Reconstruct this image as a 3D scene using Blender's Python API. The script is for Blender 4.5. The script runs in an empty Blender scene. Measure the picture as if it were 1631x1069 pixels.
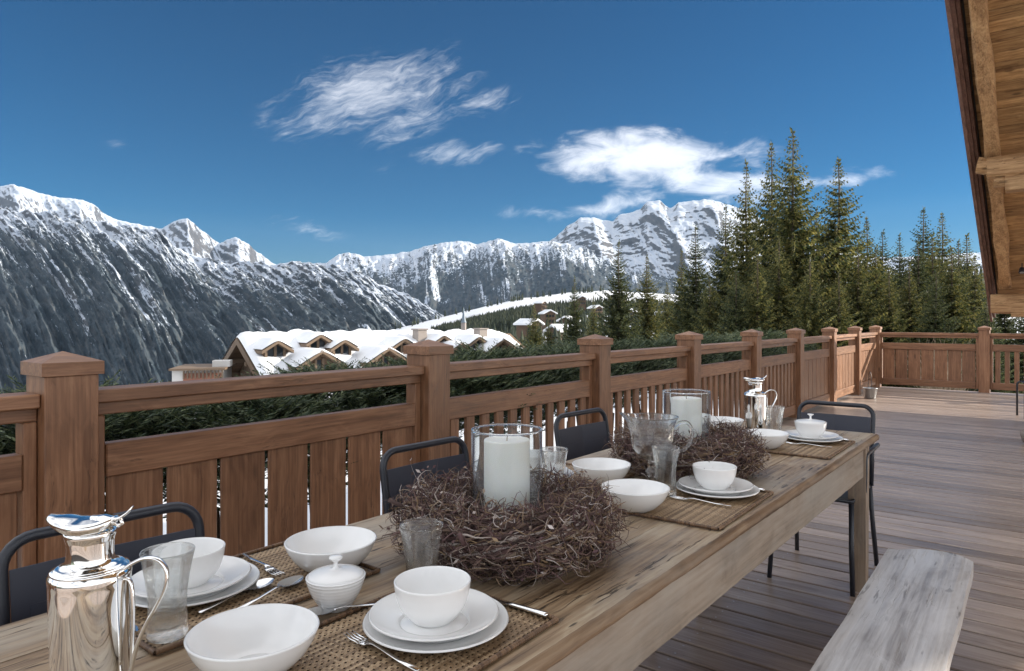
import bpy, math, random
import numpy as np
from mathutils import Vector, Matrix, Quaternion

# ------------------------------------------------------------------ camera, world, sun, exposure
SC = bpy.context.scene
COL = SC.collection
CAM_AZ = math.radians(38.0)          # camera looks 38 deg to the left of the table's long axis (+X)
FPX, CX, HY, CAMH = 1100.0, 815.0, 509.0, 1.35
SA, CA = math.sin(CAM_AZ), math.cos(CAM_AZ)

cam = bpy.data.cameras.new('camera')
cam.sensor_width = 36.0
cam.lens = FPX / 1631.0 * 36.0
cam.shift_y = -25.5 / 1631.0
cam.clip_start, cam.clip_end = 0.05, 40000
camo = bpy.data.objects.new('camera', cam)
COL.objects.link(camo)
camo.location = (0, 0, CAMH)
camo.rotation_euler = (math.pi / 2, 0, CAM_AZ - math.pi / 2)
SC.camera = camo

SUN_AZ, SUN_EL = math.radians(-42.0), math.radians(21.0)
SUN_DIR = Vector((math.cos(SUN_EL) * math.cos(SUN_AZ), math.cos(SUN_EL) * math.sin(SUN_AZ), math.sin(SUN_EL)))
sl = bpy.data.lights.new('sun', 'SUN')
sl.energy, sl.angle, sl.color = 2.35, math.radians(0.5), (1.0, 0.90, 0.76)
so = bpy.data.objects.new('sun', sl)
COL.objects.link(so)
so.rotation_euler = SUN_DIR.to_track_quat('Z', 'Y').to_euler()
so.location = (0, 0, 30)

SKY_STRENGTH = 0.15
EXPOSURE = 1.93
SC.view_settings.view_transform = 'Standard'
SC.view_settings.look = 'None'
SC.view_settings.exposure = EXPOSURE
SC.view_settings.gamma = 1.0
SC.view_settings.use_curve_mapping = False
SC.cycles.max_bounces = 14
SC.cycles.transmission_bounces = 12
SC.cycles.transparent_max_bounces = 12
SC.cycles.diffuse_bounces = 4
SC.cycles.glossy_bounces = 6
SC.cycles.caustics_reflective = False
SC.cycles.use_denoising = True


class NG:
    """small helper for node trees"""
    def __init__(self, tree):
        self.t = tree
    def n(self, typ, **kw):
        nd = self.t.nodes.new(typ)
        for k, v in kw.items():
            setattr(nd, k, v)
        return nd
    def put(self, nd, i, v):
        if v is None:
            return
        s = nd.inputs[i]
        if hasattr(v, 'is_output') or isinstance(v, bpy.types.NodeSocket):
            self.t.links.new(v, s)
        else:
            if isinstance(v, (tuple, list)) and len(v) == 3 and s.type == 'RGBA':
                v = (*v, 1.0)
            s.default_value = v
    def math(self, op, a, b=None, c=None, clamp=False):
        nd = self.n('ShaderNodeMath', operation=op, use_clamp=clamp)
        self.put(nd, 0, a); self.put(nd, 1, b); self.put(nd, 2, c)
        return nd.outputs[0]
    def vmath(self, op, a, b=None, scale=None):
        nd = self.n('ShaderNodeVectorMath', operation=op)
        self.put(nd, 0, a); self.put(nd, 1, b)
        if scale is not None:
            self.put(nd, 'Scale', scale)
        return nd.outputs[0]
    def sep(self, v):
        nd = self.n('ShaderNodeSeparateXYZ'); self.put(nd, 0, v)
        return nd.outputs
    def comb(self, x, y, z=0.0):
        nd = self.n('ShaderNodeCombineXYZ')
        self.put(nd, 0, x); self.put(nd, 1, y); self.put(nd, 2, z)
        return nd.outputs[0]
    def noise(self, vec, scale, detail=4.0, rough=0.55, dist=0.0):
        nd = self.n('ShaderNodeTexNoise')
        self.put(nd, 'Vector', vec); self.put(nd, 'Scale', scale); self.put(nd, 'Detail', detail)
        self.put(nd, 'Roughness', rough); self.put(nd, 'Distortion', dist)
        return nd.outputs[0]
    def ramp(self, fac, stops, interp='LINEAR'):
        nd = self.n('ShaderNodeValToRGB')
        cr = nd.color_ramp
        cr.interpolation = interp
        while len(cr.elements) < len(stops):
            cr.elements.new(0.5)
        for e, (p, c) in zip(cr.elements, stops):
            e.position = p
            e.color = (*c, 1.0) if len(c) == 3 else c
        self.put(nd, 0, fac)
        return nd.outputs[0]
    def mix(self, fac, a, b, blend='MIX'):
        nd = self.n('ShaderNodeMix', data_type='RGBA', blend_type=blend)
        self.put(nd, 0, fac); self.put(nd, 6, a); self.put(nd, 7, b)
        return nd.outputs[2]
    def smooth(self, x, lo, hi):
        nd = self.n('ShaderNodeMapRange', interpolation_type='SMOOTHSTEP')
        self.put(nd, 0, x); self.put(nd, 1, lo); self.put(nd, 2, hi)
        return nd.outputs[0]
    def mapping(self, vec, scale=(1, 1, 1), loc=(0, 0, 0), rot=(0, 0, 0)):
        nd = self.n('ShaderNodeMapping')
        self.put(nd, 0, vec); self.put(nd, 1, loc); self.put(nd, 2, rot); self.put(nd, 3, scale)
        return nd.outputs[0]


# ---- world: Nishita sky with drifting cirrus, plus an added fill veil out of view
world = bpy.data.worlds.new('World')
SC.world = world
world.use_nodes = True
g = NG(world.node_tree)
bg = world.node_tree.nodes['Background']
bg.inputs[1].default_value = SKY_STRENGTH
sky = g.n('ShaderNodeTexSky', sky_type='NISHITA', sun_disc=False)
sky.sun_elevation = SUN_EL
sky.sun_rotation = math.pi / 2 - SUN_AZ
sky.altitude, sky.air_density, sky.dust_density, sky.ozone_density = 1900, 1.0, 0.6, 3.0
hs = g.n('ShaderNodeHueSaturation')
g.put(hs, 'Color', sky.outputs[0]); g.put(hs, 'Saturation', 1.6); g.put(hs, 'Value', 0.135)
skycol = hs.outputs[0]
tc = g.n('ShaderNodeTexCoord')
dx, dy, dz = g.sep(tc.outputs['Generated'])
DEG = 180 / math.pi
ang = g.math('ARCTAN2', dy, dx)
azr = g.math('MULTIPLY', g.math('SUBTRACT', CAM_AZ, ang), DEG)      # degrees to the right of the view axis
azr = g.math('WRAP', azr, 180.0, -180.0)
elv = g.math('MULTIPLY', g.math('ARCSINE', dz), DEG)
wob = g.noise(g.comb(azr, elv, 0.0), 0.22, 3.0)
wobs = g.math('MULTIPLY', g.math('SUBTRACT', wob, 0.5), 5.0)


def cloud(px, py, rx, ry, rot, gain):
    a0 = math.degrees(math.atan((px - CX) / FPX))
    e0 = math.degrees(math.atan((HY - py) / math.hypot(FPX, px - CX)))
    k = 0.0521 * math.cos(math.radians(a0)) ** 1.5
    r = math.radians(rot)
    da = g.math('SUBTRACT', azr, a0); de = g.math('SUBTRACT', g.math('ADD', elv, g.math('MULTIPLY', wobs, 0.35)), e0)
    u = g.math('MULTIPLY_ADD', da, math.cos(r), g.math('MULTIPLY', de, math.sin(r)))
    v = g.math('MULTIPLY_ADD', de, math.cos(r), g.math('MULTIPLY', da, -math.sin(r)))
    u = g.math('DIVIDE', u, rx * k); v = g.math('DIVIDE', v, ry * k)
    d2 = g.math('ADD', g.math('MULTIPLY', u, u), g.math('MULTIPLY', v, v))
    return g.math('MULTIPLY', g.math('SUBTRACT', 1.0, g.math('SQRT', d2), clamp=True), gain)


def cmax(lst):
    o = lst[0]
    for x in lst[1:]:
        o = g.math('MAXIMUM', o, x)
    return o


wisps = cmax([cloud(590, 150, 215, 75, 16, 1.5), cloud(640, 120, 120, 50, 8, 1.2), cloud(650, 195, 105, 40, 24, 1.3), cloud(768, 163, 75, 26, 10, 1.2),
              cloud(452, 190, 70, 24, 8, .9), cloud(718, 243, 90, 24, 4, 1.3), cloud(775, 238, 35, 18, 10, .9),
              cloud(187, 228, 62, 22, -6, .85), cloud(490, 367, 90, 16, -3, .9), cloud(455, 352, 60, 10, 0, .8),
              cloud(850, 340, 120, 14, -3, .95), cloud(640, 275, 60, 14, 0, .5)])
solid = cmax([cloud(1030, 250, 230, 52, -2, 2.4), cloud(1090, 280, 150, 50, -18, 1.8), cloud(1150, 300, 150, 36, -4, 1.9),
              cloud(1330, 285, 120, 24, 3, 1.5), cloud(960, 333, 120, 22, 6, 1.2), cloud(1010, 320, 110, 30, 14, 1.2)])
stre = g.mapping(g.mapping(g.comb(azr, g.math('ADD', elv, g.math('MULTIPLY', wobs, .5)), 0.0), rot=(0, 0, math.radians(-20))), scale=(0.30, 1.0, 1.0))
n1 = g.math('ADD', g.math('MULTIPLY', g.noise(stre, 0.62, 10.0, 0.68, 0.9), .62), g.math('MULTIPLY', g.noise(g.mapping(stre, scale=(.7, 1.5, 1)), 1.7, 8.0, .66, 1.2), .38))
n2 = g.noise(g.mapping(g.comb(azr, elv, 3.0), scale=(0.42, 1.0, 1.0)), 0.55, 10.0, 0.64, 0.5)
wd = g.smooth(g.math('ADD', g.math('MULTIPLY', g.math('SUBTRACT', n1, 0.5), 4.6), wisps), 0.22, 2.2)
wd = g.math('MULTIPLY', wd, g.smooth(wisps, 0.0, 0.35))
sd = g.smooth(g.math('ADD', g.math('MULTIPLY', g.math('SUBTRACT', n2, 0.5), 4.2), solid), 0.20, 2.0)
sd = g.math('MULTIPLY', sd, g.smooth(solid, 0.0, 0.25))
# added cloud veil over the unseen dome, denser and brighter, to fill the shaded terrace
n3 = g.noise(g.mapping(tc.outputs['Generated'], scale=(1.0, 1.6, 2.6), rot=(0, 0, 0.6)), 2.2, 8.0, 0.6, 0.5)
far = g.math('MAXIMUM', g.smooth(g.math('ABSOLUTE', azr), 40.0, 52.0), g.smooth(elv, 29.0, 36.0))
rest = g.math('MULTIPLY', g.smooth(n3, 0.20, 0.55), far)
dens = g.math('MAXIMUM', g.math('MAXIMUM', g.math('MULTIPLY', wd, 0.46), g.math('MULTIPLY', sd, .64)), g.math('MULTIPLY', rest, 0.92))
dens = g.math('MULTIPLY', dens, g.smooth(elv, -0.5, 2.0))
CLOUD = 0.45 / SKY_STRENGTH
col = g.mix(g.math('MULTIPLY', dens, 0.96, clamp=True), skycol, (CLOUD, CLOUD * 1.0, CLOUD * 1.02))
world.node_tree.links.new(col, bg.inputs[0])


# ------------------------------------------------------------------ picture geometry -> world
def at(px, py, d):
    """world point seen at photograph pixel (px,py) at depth d"""
    r = (px - CX) / FPX * d
    return Vector((r * SA + d * CA, -r * CA + d * SA, CAMH + (HY - py) / FPX * d))


def polar(px, d):
    p = at(px, HY, d)
    return p.x, p.y


# ------------------------------------------------------------------ mesh helpers
class MB:
    def __init__(self):
        self.v, self.f, self.sm = [], [], []
    def add(self, vs, fs, smooth=False):
        o = len(self.v)
        self.v.extend([tuple(x) for x in vs])
        self.f.extend([tuple(i + o for i in q) for q in fs])
        self.sm.extend([smooth] * len(fs))
    def box(self, x0, x1, y0, y1, z0, z1, ch=0.0, M=None):
        if ch <= 0:
            vs = [(x, y, z) for z in (z0, z1) for y in (y0, y1) for x in (x0, x1)]
            fs = [(0, 2, 3, 1), (4, 5, 7, 6), (0, 1, 5, 4), (2, 6, 7, 3), (0, 4, 6, 2), (1, 3, 7, 5)]
        else:
            c = min(ch, (x1 - x0) * .45, (y1 - y0) * .45, (z1 - z0) * .45)
            X, Y, Z = (x0, x1), (y0, y1), (z0, z1)
            vs, idx = [], {}
            for i in (0, 1):
                for j in (0, 1):
                    for k in (0, 1):
                        sx, sy, sz = (1 if i else -1), (1 if j else -1), (1 if k else -1)
                        for a in range(3):
                            p = [X[i], Y[j], Z[k]]
                            for b, s in ((0, sx), (1, sy), (2, sz)):
                                if b != a:
                                    p[b] -= s * c
                            idx[(i, j, k, a)] = len(vs)
                            vs.append(p)
            fs = []
            for a in range(3):
                b, d = (a + 1) % 3, (a + 2) % 3
                for s in (0, 1):
                    q = []
                    for (m, n) in ((0, 0), (1, 0), (1, 1), (0, 1)):
                        key = [0, 0, 0]
                        key[a], key[b], key[d] = s, m, n
                        q.append(idx[(*key, a)])
                    fs.append(tuple(q if s else q[::-1]))
                for m in (0, 1):
                    for n in (0, 1):
                        k0, k1 = [0, 0, 0], [0, 0, 0]
                        k0[a], k1[a] = 0, 1
                        for kk in (k0, k1):
                            kk[b], kk[d] = m, n
                        q = (idx[(*k0, b)], idx[(*k1, b)], idx[(*k1, d)], idx[(*k0, d)])
                        fs.append(q if (m ^ n) else q[::-1])
            for i in (0, 1):
                for j in (0, 1):
                    for k in (0, 1):
                        t = tuple(idx[(i, j, k, a)] for a in range(3))
                        fs.append(t if (i + j + k) % 2 else t[::-1])
        if M is not None:
            vs = [M @ Vector(p) for p in vs]
        self.add(vs, fs)
    def lathe(self, prof, seg=40, c=(0, 0, 0), smooth=True):
        vs, fs = [], []
        n = len(prof)
        rows = []
        for r, z in prof:
            if r < 1e-6:
                rows.append([len(vs)])
                vs.append((c[0], c[1], c[2] + z))
            else:
                rows.append(list(range(len(vs), len(vs) + seg)))
                for k in range(seg):
                    a = 2 * math.pi * k / seg
                    vs.append((c[0] + r * math.cos(a), c[1] + r * math.sin(a), c[2] + z))
        for i in range(n - 1):
            A, B = rows[i], rows[i + 1]
            for k in range(seg):
                k2 = (k + 1) % seg
                if len(A) == 1 and len(B) == 1:
                    continue
                if len(A) == 1:
                    fs.append((A[0], B[k2], B[k]))
                elif len(B) == 1:
                    fs.append((A[k], A[k2], B[0]))
                else:
                    fs.append((A[k], A[k2], B[k2], B[k]))
        self.add(vs, fs, smooth)
    def tube(self, pts, r, sides=8, cap=True, smooth=True, flat=1.0, up=None):
        pts = [Vector(p) for p in pts]
        n = len(pts)
        rs = r if isinstance(r, (list, tuple)) else [r] * n
        t0 = (pts[1] - pts[0]).normalized()
        ref = Vector(up) if up else (Vector((0, 0, 1)) if abs(t0.z) < .9 else Vector((1, 0, 0)))
        nn = (ref - t0 * ref.dot(t0)).normalized()
        vs, fs = [], []
        for i in range(n):
            t = (pts[min(i + 1, n - 1)] - pts[max(i - 1, 0)])
            t = t.normalized() if t.length > 1e-9 else t0
            nn = nn - t * nn.dot(t)
            nn = nn.normalized() if nn.length > 1e-6 else t.orthogonal().normalized()
            bb = t.cross(nn)
            for k in range(sides):
                a = 2 * math.pi * k / sides
                vs.append(pts[i] + nn * (rs[i] * flat * math.cos(a)) + bb * (rs[i] * math.sin(a)))
        for i in range(n - 1):
            for k in range(sides):
                k2 = (k + 1) % sides
                fs.append((i * sides + k, i * sides + k2, (i + 1) * sides + k2, (i + 1) * sides + k))
        if cap:
            fs.append(tuple(range(sides))[::-1])
            fs.append(tuple(range((n - 1) * sides, n * sides)))
        self.add(vs, fs, smooth)
    def build(self, name, mat, parent=None, loc=None):
        me = bpy.data.meshes.new(name)
        me.from_pydata(self.v, [], self.f)
        if any(self.sm):
            me.polygons.foreach_set('use_smooth', self.sm)
        me.validate()
        me.update()
        if mat is not None:
            me.materials.append(mat)
        o = bpy.data.objects.new(name, me)
        COL.objects.link(o)
        if parent is not None:
            o.parent = parent
        if loc is not None:
            o.location = loc
        return o


def np_mesh(name, V, F, mat, smooth=True, uv=None, parent=None):
    me = bpy.data.meshes.new(name)
    V = np.asarray(V, dtype=np.float32); F = np.asarray(F, dtype=np.int32)
    k = F.shape[1]
    me.vertices.add(len(V)); me.vertices.foreach_set('co', V.ravel())
    me.loops.add(F.size); me.loops.foreach_set('vertex_index', F.ravel())
    me.polygons.add(len(F))
    me.polygons.foreach_set('loop_start', np.arange(0, F.size, k, dtype=np.int32))
    me.polygons.foreach_set('use_smooth', np.full(len(F), smooth))
    if uv is not None:
        l = me.uv_layers.new(name='UVMap')
        l.data.foreach_set('uv', np.asarray(uv, dtype=np.float32)[F.ravel()].ravel())
    me.update(calc_edges=True)
    me.validate()
    if mat is not None:
        me.materials.append(mat)
    o = bpy.data.objects.new(name, me)
    COL.objects.link(o)
    if parent is not None:
        o.parent = parent
    return o


def tag(o, label=None, cat=None, group=None, kind=None):
    if label: o['label'] = label
    if cat: o['category'] = cat
    if group: o['group'] = group
    if kind: o['kind'] = kind
    return o


def thing(name, label, cat, loc=(0, 0, 0), rz=0.0, group=None):
    o = bpy.data.objects.new(name, None)
    COL.objects.link(o)
    o.empty_display_size = 0.1
    o.location = loc
    o.rotation_euler = (0, 0, rz)
    return tag(o, label, cat, group)


def copy_thing(src, loc=None, rz=None, label=None, scale=None):
    r = src.copy(); COL.objects.link(r)
    if loc is not None: r.location = loc
    if rz is not None: r.rotation_euler = (0, 0, rz)
    if scale is not None: r.scale = scale
    if label: r['label'] = label
    for ch in list(src.children):
        c = ch.copy(); COL.objects.link(c); c.parent = r
        for gch in list(ch.children):
            d = gch.copy(); COL.objects.link(d); d.parent = c
    return r


def dup_part(src, parent, loc):
    c = src.copy(); COL.objects.link(c); c.parent = parent; c.location = loc
    return c


# ------------------------------------------------------------------ numpy noise
def _hash(ix, iy, seed):
    h = (ix.astype(np.int64) * 374761393 + iy.astype(np.int64) * 668265263 + seed * 1442695040) & 0xffffffff
    h = ((h ^ (h >> 13)) * 1274126177) & 0xffffffff
    h = (h ^ (h >> 16)) & 0xffffffff
    return h / 4294967295.0


def vnoise(x, y, seed=0):
    xi, yi = np.floor(x), np.floor(y)
    xf, yf = x - xi, y - yi
    u = xf * xf * xf * (xf * (xf * 6 - 15) + 10); v = yf * yf * yf * (yf * (yf * 6 - 15) + 10)
    def gr(ix, iy, fx, fy):
        a = _hash(ix, iy, seed) * 2 * np.pi
        return np.cos(a) * fx + np.sin(a) * fy
    n00 = gr(xi, yi, xf, yf); n10 = gr(xi + 1, yi, xf - 1, yf)
    n01 = gr(xi, yi + 1, xf, yf - 1); n11 = gr(xi + 1, yi + 1, xf - 1, yf - 1)
    return (n00 * (1 - u) + n10 * u) * (1 - v) + (n01 * (1 - u) + n11 * u) * v


def fbm(x, y, o=5, seed=0, gain=.5):
    s, a = np.zeros_like(x), 1.0
    for i in range(o):
        s += a * vnoise(x, y, seed + i * 17)
        x, y, a = x * 2.03, y * 2.03, a * gain
    return s


def ridged(x, y, o=5, seed=0, gain=.5):
    s, a, t = np.zeros_like(x), 1.0, 0.0
    for i in range(o):
        s += a * (1 - 2 * np.abs(vnoise(x, y, seed + i * 31)))
        t += a
        x, y, a = x * 2.07, y * 2.07, a * gain
    return s / t


# ------------------------------------------------------------------ materials
def mat_new(name):
    m = bpy.data.materials.new(name)
    m.use_nodes = True
    nt = m.node_tree
    for n in list(nt.nodes):
        nt.nodes.remove(n)
    g = NG(nt)
    out = g.n('ShaderNodeOutputMaterial')
    b = g.n('ShaderNodeBsdfPrincipled')
    nt.links.new(b.outputs[0], out.inputs[0])
    return m, g, b


def bump(g, b, h, strength=.3, dist=.002):
    nd = g.n('ShaderNodeBump')
    g.put(nd, 'Height', h); g.put(nd, 'Strength', strength); g.put(nd, 'Distance', dist)
    g.t.links.new(nd.outputs[0], b.inputs['Normal'])


def simple(name, col, rough=.5, metal=0.0, **kw):
    m, g, b = mat_new(name)
    g.put(b, 'Base Color', col); g.put(b, 'Roughness', rough); g.put(b, 'Metallic', metal)
    for k, v in kw.items():
        g.put(b, k, v)
    return m


def wood(name, axis, c_dark, c_mid, c_light, rough=.6, grain=26.0, stretch=14.0, vary=.25, knots=0.0, wear=None, bumpd=.0015, wearcol=None, pit=0.0, crack=0.0):
    """grain runs along `axis` (0,1,2) in the piece's own coordinates; every piece gets its own offset"""
    m, g, b = mat_new(name)
    tc = g.n('ShaderNodeTexCoord')
    oi = g.n('ShaderNodeObjectInfo')
    off = g.vmath('SCALE', g.comb(oi.outputs['Random'], oi.outputs['Random'], oi.outputs['Random']), None, 37.0)
    p = g.vmath('ADD', tc.outputs['Object'], off)
    sc = [grain] * 3
    sc[axis] = grain / stretch
    q = g.mapping(p, scale=tuple(sc))
    warp = g.noise(p, 3.0, 2.0)
    q2 = g.vmath('ADD', q, g.vmath('SCALE', g.comb(warp, warp, warp), None, 2.2))
    a = g.noise(q2, 1.0, 6.0, .62, .4)
    sc2 = [grain * 5] * 3
    sc2[axis] = grain * 5 / (stretch * 2.2)
    f = g.noise(g.mapping(p, scale=tuple(sc2)), 1.0, 3.0, .6)
    v = g.math('ADD', g.math('MULTIPLY', a, .55), g.math('MULTIPLY', f, .45))
    c = g.ramp(v, [(.36, c_dark), (.5, c_mid), (.64, c_light)])
    big = g.noise(p, 1.3, 3.0)
    if wear is not None:
        wv = g.noise(g.mapping(p, scale=tuple(4.0 if i != axis else 1.0 for i in range(3))), 1.4, 6.0, .62)
        c = g.mix(g.math('MULTIPLY', g.smooth(wv, .42, .66), wear), c, wearcol)
    if pit > 0:
        sc3 = [60.0] * 3
        sc3[axis] = 9.0
        pv = g.noise(g.mapping(p, scale=tuple(sc3)), 1.0, 2.0, .5)
        zone = g.smooth(g.noise(p, 5.0, 2.0), .44, .62)
        pm = g.math('MULTIPLY', g.smooth(pv, .61, .68), zone)
        c = g.mix(g.math('MULTIPLY', pm, pit), c, tuple(x * .25 for x in c_dark))
    if crack > 0:
        sc4 = [30.0] * 3
        sc4[axis] = .9
        cn = g.noise(g.vmath('ADD', g.mapping(p, scale=tuple(sc4)), g.vmath('SCALE', g.comb(warp, warp, warp), None, 1.2)), 1.0, 4.0, .55)
        line = g.smooth(g.math('ABSOLUTE', g.math('SUBTRACT', cn, .5)), .016, .004)
        brk = g.smooth(g.noise(g.mapping(p, scale=tuple(12.0 if i != axis else 3.5 for i in range(3))), 1.0, 2.0), .48, .6)
        cm = g.math('MULTIPLY', line, brk)
        c = g.mix(g.math('MULTIPLY', cm, crack), c, tuple(x * .3 for x in c_dark))
        v = g.math('SUBTRACT', v, g.math('MULTIPLY', cm, .6))
    if knots > 0:
        vo = g.n('ShaderNodeTexVoronoi')
        sk = [5.0] * 3
        sk[axis] = 2.0
        g.put(vo, 'Vector', g.mapping(p, scale=tuple(sk)))
        g.put(vo, 'Scale', 1.0)
        km = g.smooth(vo.outputs['Distance'], .13, .05)
        c = g.mix(g.math('MULTIPLY', km, knots), c, tuple(x * .45 for x in c_dark))
    hsn = g.n('ShaderNodeHueSaturation')
    g.put(hsn, 'Color', c)
    g.put(hsn, 'Value', g.math('ADD', 1.0 - vary * .9, g.math('ADD', g.math('MULTIPLY', oi.outputs['Random'], vary), g.math('MULTIPLY', big, vary * .8))))
    g.put(b, 'Base Color', hsn.outputs[0])
    g.put(b, 'Roughness', g.math('ADD', rough - .12, g.math('MULTIPLY', f, .24)))
    bump(g, b, v, .55, bumpd)
    return m


def wood3(name, *a, **k):
    return [wood(name + '_' + 'xyz'[i], i, *a, **k) for i in range(3)]


RAIL = wood3('stained_rail_wood', (.140, .063, .030), (.235, .113, .057), (.34, .180, .098), rough=.46, grain=20, vary=.28, knots=.6, crack=.45)
DECK = wood('deck_wood', 1, (.21, .155, .125), (.33, .262, .218), (.44, .365, .315), rough=.33, grain=24, stretch=18, vary=.55)
TABLE = wood('weathered_table_wood', 0, (.10, .055, .026), (.315, .215, .125), (.48, .38, .255), rough=.5, grain=18, stretch=16, vary=.18, knots=.65, wear=.6, wearcol=(.44, .395, .325), bumpd=.004, pit=.95, crack=.9)
TEDGE = wood('worn_table_edge_wood', 0, (.075, .042, .02), (.19, .115, .062), (.31, .215, .13), rough=.6, grain=18, stretch=14, vary=.15, wear=.45, wearcol=(.33, .28, .22), bumpd=.004)
APRON = wood('grey_table_apron_wood', 0, (.17, .125, .088), (.29, .23, .175), (.38, .315, .25), rough=.7, grain=12, stretch=10, vary=.12, wear=.6, wearcol=(.34, .31, .27))
LEGW = wood('table_leg_wood', 2, (.14, .095, .062), (.25, .18, .125), (.34, .265, .20), rough=.7, grain=14, stretch=10, vary=.1, wear=.4, wearcol=(.33, .30, .26))
BENCH = wood('silvered_bench_wood', 0, (.24, .215, .195), (.43, .41, .395), (.57, .555, .545), rough=.36, grain=15, stretch=13, vary=.1, knots=.8, wear=.75, wearcol=(.56, .56, .565), bumpd=.003, pit=.55, crack=.12)
BENCHL = wood('bench_leg_wood', 2, (.08, .04, .022), (.15, .08, .045), (.22, .13, .08), rough=.6)
OLDW = wood3('old_roof_timber', (.24, .125, .05), (.45, .265, .125), (.60, .39, .20), rough=.7, grain=13, stretch=13, vary=.22, knots=.7, bumpd=.006, crack=.85)
SOFF = wood('soffit_plank_wood', 1, (.18, .095, .038), (.40, .235, .10), (.56, .36, .17), rough=.7, grain=13, stretch=11, vary=.5, knots=.7)
FASC = wood('dark_fascia_wood', 0, (.10, .052, .04), (.19, .105, .08), (.27, .16, .125), rough=.6, grain=18, vary=.2)
CHW = wood('chalet_timber', 0, (.06, .036, .02), (.115, .07, .04), (.17, .11, .065), rough=.7, grain=6)
CHT = simple('chalet_bargeboard', (.135, .092, .060), .7)
CHV = simple('village_timber', (.085, .052, .033), .8)
BLACK = simple('black_powder_coat', (.018, .021, .030), .38)
NAVY = simple('dark_blue_grey_sheet_metal', (.030, .034, .052), .42)
CHINA = simple('white_porcelain', (.86, .86, .85), .22, **{'Coat Weight': .4, 'Coat Roughness': .08})
SILVER = simple('polished_silver', (.93, .92, .90), .045, 1.0)
STEEL = simple('cutlery_steel', (.86, .86, .86), .16, 1.0)
WAX = simple('white_wax', (.86, .85, .81), .5, **{'Subsurface Weight': .25, 'Subsurface Radius': (.02, .015, .01), 'Subsurface Scale': .5})
WICK = simple('candle_wick', (.25, .21, .16), .9)
STONE = simple('chimney_stone', (.26, .23, .21), .9)
DARKGL = simple('dark_window_glass', (.02, .025, .03), .08)
PLAST = simple('pale_render', (.55, .54, .52), .9)
REDW = simple('red_brown_cladding', (.30, .13, .085), .8)
ROOFD = simple('dark_roof_covering', (.06, .055, .05), .8)
GREYM = simple('galvanised_metal', (.45, .47, .49), .35, .8)
SPIRE = simple('grey_spire_metal', (.12, .16, .20), .5, .1)


def glass_mat(name, rough=0.0, hammer=0.0, ior=1.46, tint=(1, 1, 1), thin=.7):
    m, g, b = mat_new(name)
    g.put(b, 'Base Color', tint); g.put(b, 'Roughness', rough); g.put(b, 'IOR', ior)
    g.put(b, 'Transmission Weight', 1.0)
    if hammer:
        tc = g.n('ShaderNodeTexCoord')
        vo = g.n('ShaderNodeTexVoronoi', feature='SMOOTH_F1')
        g.put(vo, 'Vector', tc.outputs['Object']); g.put(vo, 'Scale', 55.0)
        bump(g, b, vo.outputs[0], hammer, .0015)
    # thin clear walls: mostly straight transmission with a mirror-like rim, the rest refracted
    tr = g.n('ShaderNodeBsdfTransparent'); g.put(tr, 'Color', (.97, .985, .985))
    gl = g.n('ShaderNodeBsdfGlossy'); g.put(gl, 'Roughness', .03)
    lw = g.n('ShaderNodeLayerWeight'); g.put(lw, 'Blend', .5)
    fz = g.math('ADD', .035, g.math('MULTIPLY', g.math('POWER', lw.outputs['Facing'], 4.0), .55))
    th = g.n('ShaderNodeMixShader')
    g.put(th, 0, fz); g.t.links.new(tr.outputs[0], th.inputs[1]); g.t.links.new(gl.outputs[0], th.inputs[2])
    mx = g.n('ShaderNodeMixShader')
    g.put(mx, 0, thin)
    out = [n for n in g.t.nodes if n.type == 'OUTPUT_MATERIAL'][0]
    g.t.links.new(b.outputs[0], mx.inputs[1]); g.t.links.new(th.outputs[0], mx.inputs[2])
    g.t.links.new(mx.outputs[0], out.inputs[0])
    return m


GLASS = glass_mat('clear_glass', thin=.96)
SOLIDG = glass_mat('solid_glass', thin=.22)
HAMMER = glass_mat('dimpled_glass', hammer=.06, thin=.62)


def island_mat(name, stops, rough=.8, noise_scale=None, trans=0.0):
    m, g, b = mat_new(name)
    ge = g.n('ShaderNodeNewGeometry')
    c = g.ramp(ge.outputs['Random Per Island'], stops)
    if noise_scale:
        tc = g.n('ShaderNodeTexCoord')
        nz = g.noise(tc.outputs['Object'], noise_scale, 3.0)
        h = g.n('ShaderNodeHueSaturation')
        g.put(h, 'Color', c); g.put(h, 'Value', g.math('ADD', .35, g.math('MULTIPLY', nz, 1.3)))
        c = h.outputs[0]
    g.put(b, 'Base Color', c); g.put(b, 'Roughness', rough)
    if trans:
        g.put(b, 'Transmission Weight', 0.0)
        g.put(b, 'Subsurface Weight', 0.0)
        tl = g.n('ShaderNodeBsdfTranslucent'); g.put(tl, 'Color', c)
        mx = g.n('ShaderNodeMixShader'); g.put(mx, 0, trans)
        out = [n for n in g.t.nodes if n.type == 'OUTPUT_MATERIAL'][0]
        g.t.links.new(b.outputs[0], mx.inputs[1]); g.t.links.new(tl.outputs[0], mx.inputs[2])
        g.t.links.new(mx.outputs[0], out.inputs[0])
    return m


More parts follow.
